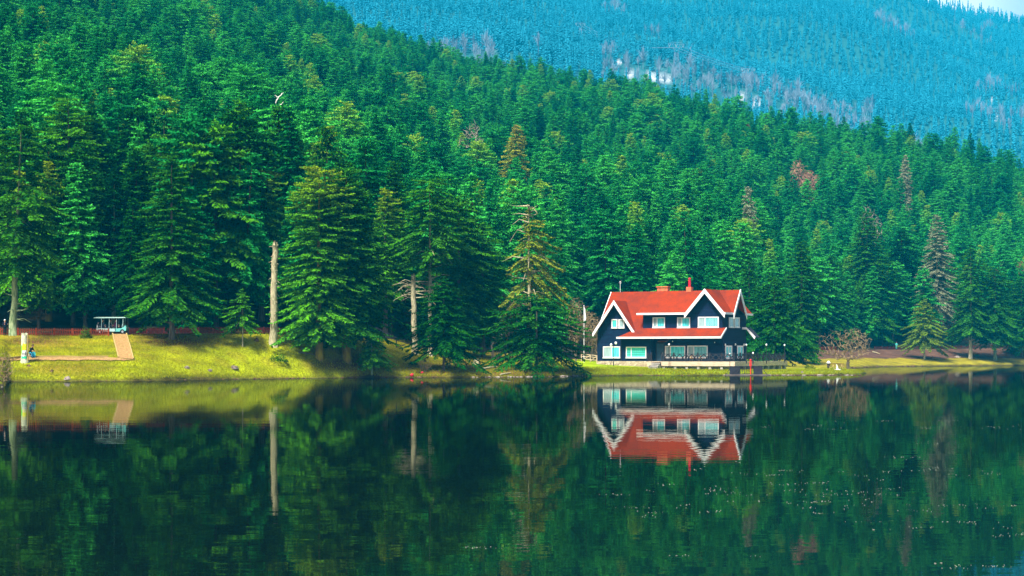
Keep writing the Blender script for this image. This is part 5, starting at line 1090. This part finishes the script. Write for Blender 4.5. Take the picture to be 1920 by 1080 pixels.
log((1636, 661), (1650, 665), .14, 'pale fallen log on the far bank right of the round bare tree'); log((1494, 680), (1504, 681), .10, 'pale log lying on the grass left of the litter bin'); log((905, 694), (932, 690), .12, 'bleached driftwood branch on the brown bank'); log((938, 705), (958, 703), .10, 'pale log at the waterline below the thicket')
def low_green(px, py, wpx, hpx, label, cm, seed, name='green_shrub', cat='shrub', n_=180):
    p = hit(px, py); s_ = p.y/F; rg = random.Random(seed); W_ = wpx*s_/2; H_ = hpx*s_; quads = []; var = []; hg = []
    for k in range(n_):
        a = rg.uniform(0, 6.28); el = rg.random(); r_ = W_*math.sqrt(rg.random()); z = H_*(1-(r_/W_)**2)*rg.uniform(.2, 1.05); x, y = math.cos(a)*r_, math.sin(a)*r_*.7; L_ = rg.uniform(.15, .38); w_ = rg.uniform(.04, .08); c_, s2 = math.cos(a), math.sin(a)
        quads += [(x, y, z-.05), (x+c_*L_*.5-s2*w_, y+s2*L_*.5+c_*w_, z+L_*.1), (x+c_*L_, y+s2*L_, z+rg.uniform(-.1, .25)), (x+c_*L_*.5+s2*w_, y+s2*L_*.5-c_*w_, z+L_*.15)]; var.append(rg.random()); hg.append(.3)
    me_ = twig_mesh(name, quads, var, hg); o = link(name, me_, M[cm], loc=p); o['tint'] = .5; return tag(o, label, cat)
low_green(521, 682, 34, 17, 'dark green felled fir top lying on the lawn below the tall snag', 'needle', 1, 'fir_branch', 'branch', 260)
low_green(161, 635, 17, 22, 'small olive-green sapling in front of the red picket fence', 'needle_lime', 2, 'sapling', 'sapling', 240)
low_green(1518, 692, 18, 9, 'small golden-yellow shrub in the grass left of the litter bin', 'needle_olive', 3, n_=150); low_green(1828, 667, 13, 7, 'little bright green bush between two far bank trunks', 'needle', 4, n_=120); low_green(268, 621, 15, 8, 'small green bush at the road edge right of the cart', 'needle', 5, n_=120)
low_green(775, 684, 12, 6, 'low green sprig on the bank below the broken snag', 'needle', 6, n_=100); low_green(1000, 697, 90, 14, 'trailing dark green undergrowth at the foot of the low fir thicket', 'needle_dark', 7, 'undergrowth', 'undergrowth', 700)
for px, py, wd_, lb in ((772, 707, 7, 'larger bright red bag lying at the waterline below the bare bush'), (791, 707, 5, 'smaller bright red bag at the waterline, right of the larger one')):
    p = hit(px, py); s_ = p.y/F; b = MB(); b.blob((0,0,wd_*s_*.3), (wd_*s_/2, wd_*s_*.35, wd_*s_*.42), 9, 6, jit=.22, rng=random.Random(px)); b.tube([(0,0,wd_*s_*.6),(wd_*s_*.3,0,wd_*s_*.75),(wd_*s_*.55,0,wd_*s_*.5)], .03, 5); tag(b.build('bag', M['pipe'], loc=p, smooth=True), lb, 'bag')
p = hit(921, 672); t = empty('timber_pen', p, label='short row of upright timber stakes beside the low fir thicket', cat='stakes')
for k in range(5): b = MB(); b.box(k*.28, 0, -.2, k*.28+.16, .12, rng.uniform(.7, .95)); b.build('stake', M['deckwood'], t)

# shoreline litter: dark roots, stones and turf lumps nobody could count
def debris(name, pr, label, m, sizes, seed, off=(.0, .5), zz=.0):
    rg = random.Random(seed); b = MB()
    for px in pr:
        x = np.interp(px, [q[0] for q in SHORE][7:], SHP[7:,0]) if False else None
        d = float(np.interp(px, SPX, SDD))+rg.uniform(*off); X = (px-CX)/F*d; r_ = rg.uniform(*sizes); b.blob((X, d, zz+r_*.1), (r_*rg.uniform(.8, 2.2), r_, r_*rg.uniform(.4, .8)), 6, 4, jit=.3, rng=rg)
    return tag(b.build(name, m), label, 'shore debris', kind='stuff')
SPX = [q[0] for q in SHORE if q[0] >= 10][:16]; SDD = [q[1] for q in SHORE if q[0] >= 10][:16]
rg = random.Random(8)
debris('shore_roots', [rg.uniform(10, 1615) for _ in range(900)], 'dark roots and clods along the near waterline', M['brownrock'], (.05, .15), 1)
debris('shore_stones', [rg.choice((rg.uniform(840, 1110), rg.uniform(880, 1100), rg.uniform(1290, 1600))) for _ in range(170)], 'pale stones scattered along the waterline', M['rock'], (.07, .2), 2)
SPX2 = [q[0] for q in SHORE if q[0] >= 1600][3:]; 
FS = sorted([(q[0], q[1]) for q in SHORE[-8:]]); SPX, SDD = [q[0] for q in FS], [q[1] for q in FS]
debris('far_shore_roots', [rg.uniform(1595, 2000) for _ in range(260)], 'dark clods along the far waterline', M['brownrock'], (.08, .25), 3)
# small pale facets set in streaks on the lake surface
b = MB(); rg = random.Random(21)
bands = [(1350,1920,788,806,150),(1300,1920,872,900,170),(1120,1680,905,925,160),(1120,1560,940,962,150),(1560,1920,935,958,110),(1600,1920,975,1012,120),(1700,1920,1048,1070,60),(1380,1700,925,945,60),(1580,1760,822,860,40),(880,935,1026,1029,26),(1100,1920,800,1070,120)]
for x0, x1, y0, y1, n_ in bands:
    k = 0; n_ = int(n_*.42)
    while k < n_:
        cx_, cy_ = rg.uniform(x0, x1), rg.uniform(y0, y1)
        for j in range(rg.randint(2, 9)):
            px = cx_+rg.gauss(0, 14); py = cy_+rg.gauss(0, 1.2); d = F*CH/(py-HY); X = (px-CX)/F*d; w_ = rg.uniform(.006, .02)*d/45; h_ = rg.uniform(.002, .006)
            b.add([(X-w_, d-w_*.6, .004), (X+w_, d-w_*.5, .004), (X+w_*.8, d+w_*.6, .004), (X-w_*.7, d+w_*.6, .004), (X, d, .006+h_)], [(0,1,4),(1,2,4),(2,3,4),(3,0,4)]); k += 1
tag(b.build('lake_flecks', mat('pale_fleck', (.22,.24,.20), .9, .05)), 'tiny pale flecks in streaks on the right half of the lake', 'floating leaves', kind='stuff')
# grass blades along the lawn edge and tufts
quads = []; var = []; hg = []
for _ in range(26000):
    px = rg.choice((rg.uniform(0, 1100), rg.uniform(1080, 1625))); de_ = float(np.interp(px, [0,10,191][:0] or [q[0] for q in SHORE if 10 <= q[0] <= 1624], [q[1] for q in SHORE if 10 <= q[0] <= 1624][:len([q for q in SHORE if 10 <= q[0] <= 1624])])) if False else 0
    break
nG = 60000; gp = np.random.default_rng(4); gx = gp.uniform(0, 1625, nG); o_ = sorted([(q[0], q[1]) for q in SHORE if 10 <= q[0] <= 1624 and q[1] < 275]); gd = np.interp(gx, [q[0] for q in o_], [q[1] for q in o_])+gp.random(nG)**1.6*np.where(gx < 1080, 22, 9)+.15
gX = (gx-CX)/F*gd; gZ = ground(gX, gd); ok = shore_sd(gX, gd) > .1; gX, gd, gZ = gX[ok], gd[ok], gZ[ok]; m_ = len(gX)
hgt_ = gp.uniform(.05, .21, m_); wd_ = gp.uniform(.02, .05, m_); an = gp.uniform(0, 6.28, m_); ca, sa = np.cos(an)*wd_, np.sin(an)*wd_; lx_, ly_ = gp.normal(0, .05, m_), gp.normal(0, .05, m_)
Q4 = np.stack([np.stack([gX-ca, gd-sa, gZ-.02], -1), np.stack([gX+ca, gd+sa, gZ-.02], -1), np.stack([gX+lx_+ca*.2, gd+ly_+sa*.2, gZ+hgt_], -1), np.stack([gX+lx_-ca*.2, gd+ly_-sa*.2, gZ+hgt_*.95], -1)], 1).reshape(-1, 3)
me_ = twig_mesh('grass', Q4, gp.random(m_), np.full(m_, .3)); og = link('grass', me_, foliage('grass_blades', (.10,.12,.004), (.20,.24,.004), (.34,.33,.01), (.4,.4,.1), .3)); og['tint'] = .6; tag(og, 'short yellow-green grass tufts on the lawn by the lake', 'grass', kind='stuff')

# ------------------------------------------------------------------ power line on the far mountain
def pylon(px, by, top, label, d=None):
    p = hit(px, by, 1100); H_ = (by-top)*p.y/F; t = empty('pylon', p, .25, label=label, cat='pylon'); b = MB(); w0 = H_*.10; w1 = H_*.042; th = .2
    def cw(z): return w0+(w1-w0)*min(1, z/(H_*.72))
    zs = [0, .16, .3, .42, .52, .6, .67, .72]
    for z0, z1 in zip(zs, zs[1:]):
        a, c_ = cw(z0*H_), cw(z1*H_)
        for sx, sy in ((1,1),(1,-1),(-1,-1),(-1,1)):
            b.bar((sx*a,sy*a,z0*H_),(sx*c_,sy*c_,z1*H_),th)
        for f0, f1 in (((1,1),(1,-1)),((1,-1),(-1,-1)),((-1,-1),(-1,1)),((-1,1),(1,1))):
            b.bar((f0[0]*a,f0[1]*a,z0*H_),(f1[0]*c_,f1[1]*c_,z1*H_),th*.7); b.bar((f1[0]*a,f1[1]*a,z0*H_),(f0[0]*c_,f0[1]*c_,z1*H_),th*.7); b.bar((f0[0]*c_,f0[1]*c_,z1*H_),(f1[0]*c_,f1[1]*c_,z1*H_),th*.6)
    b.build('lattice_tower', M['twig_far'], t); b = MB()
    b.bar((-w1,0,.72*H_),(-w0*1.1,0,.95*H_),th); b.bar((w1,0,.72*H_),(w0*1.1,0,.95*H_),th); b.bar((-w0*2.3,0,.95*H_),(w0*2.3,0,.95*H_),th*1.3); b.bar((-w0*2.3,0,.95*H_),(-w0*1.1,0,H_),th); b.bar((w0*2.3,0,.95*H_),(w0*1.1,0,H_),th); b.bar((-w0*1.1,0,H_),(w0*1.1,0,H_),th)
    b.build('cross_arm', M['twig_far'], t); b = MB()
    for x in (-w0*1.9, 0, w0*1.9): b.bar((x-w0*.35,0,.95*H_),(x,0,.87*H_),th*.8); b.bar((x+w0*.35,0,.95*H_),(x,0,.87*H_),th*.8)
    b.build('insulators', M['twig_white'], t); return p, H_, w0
P1 = pylon(1268, 150, 80, 'tall lattice pylon above the snowy clearing, the largest of three'); P2 = pylon(1403, 188, 126, 'lattice pylon on the long snowy strip, right of the tallest one'); P0 = pylon(1088, 85, 42, 'faint small pylon high on the far mountain, leftmost of three')
def cable(A, B, k, label):
    a = A[0]+Vector((k*A[2]*1.9, 0, .87*A[1])); c_ = B[0]+Vector((k*B[2]*1.9, 0, .87*B[1])); b = MB(); n_ = 14; sag = (c_-a).length*.02
    b.tube([a.lerp(c_, i/n_)-a-Vector((0,0,sag*4*(i/n_)*(1-i/n_))) for i in range(n_+1)], .11, 4); tag(b.build('power_cable', M['twig_far'], loc=a), label, 'cable', 'cables between the pylons')
for nm, A_, B_ in (('left and tallest pylons', P0, P1), ('tallest and right pylons', P1, P2)):
    for k, w_ in ((-1, 'left'), (0, 'middle'), (1, 'right')): cable(A_, B_, k, '%s cable strung between the %s on the far mountain' % (w_, nm))
E_ = (Vector((P2[0].x+260, P2[0].y+200, P2[0].z-60)), P2[1], P2[2])
for k, w_ in ((-1, 'left'), (0, 'middle'), (1, 'right')): cable(P2, E_, k, '%s cable running from the right pylon down behind the wooded crest' % w_)

# ------------------------------------------------------------------ haze
hz = MB(); hz.box(-4200, -60, -3.5, 4200, 5250, float(ZZ.max())+30)
hm = bpy.data.materials.new('haze'); hm.use_nodes = True; hn = hm.node_tree; hn.nodes.remove(hn.nodes['Principled BSDF']); pv = hn.nodes.new('ShaderNodeVolumePrincipled')
pv.inputs['Color'].default_value = (.003, .56, 1, 1); pv.inputs['Density'].default_value = .00015; pv.inputs['Anisotropy'].default_value = -.3
hn.links.new(pv.outputs[0], hn.nodes['Material Output'].inputs['Volume'])
tag(hz.build('haze', hm), kind='stuff')
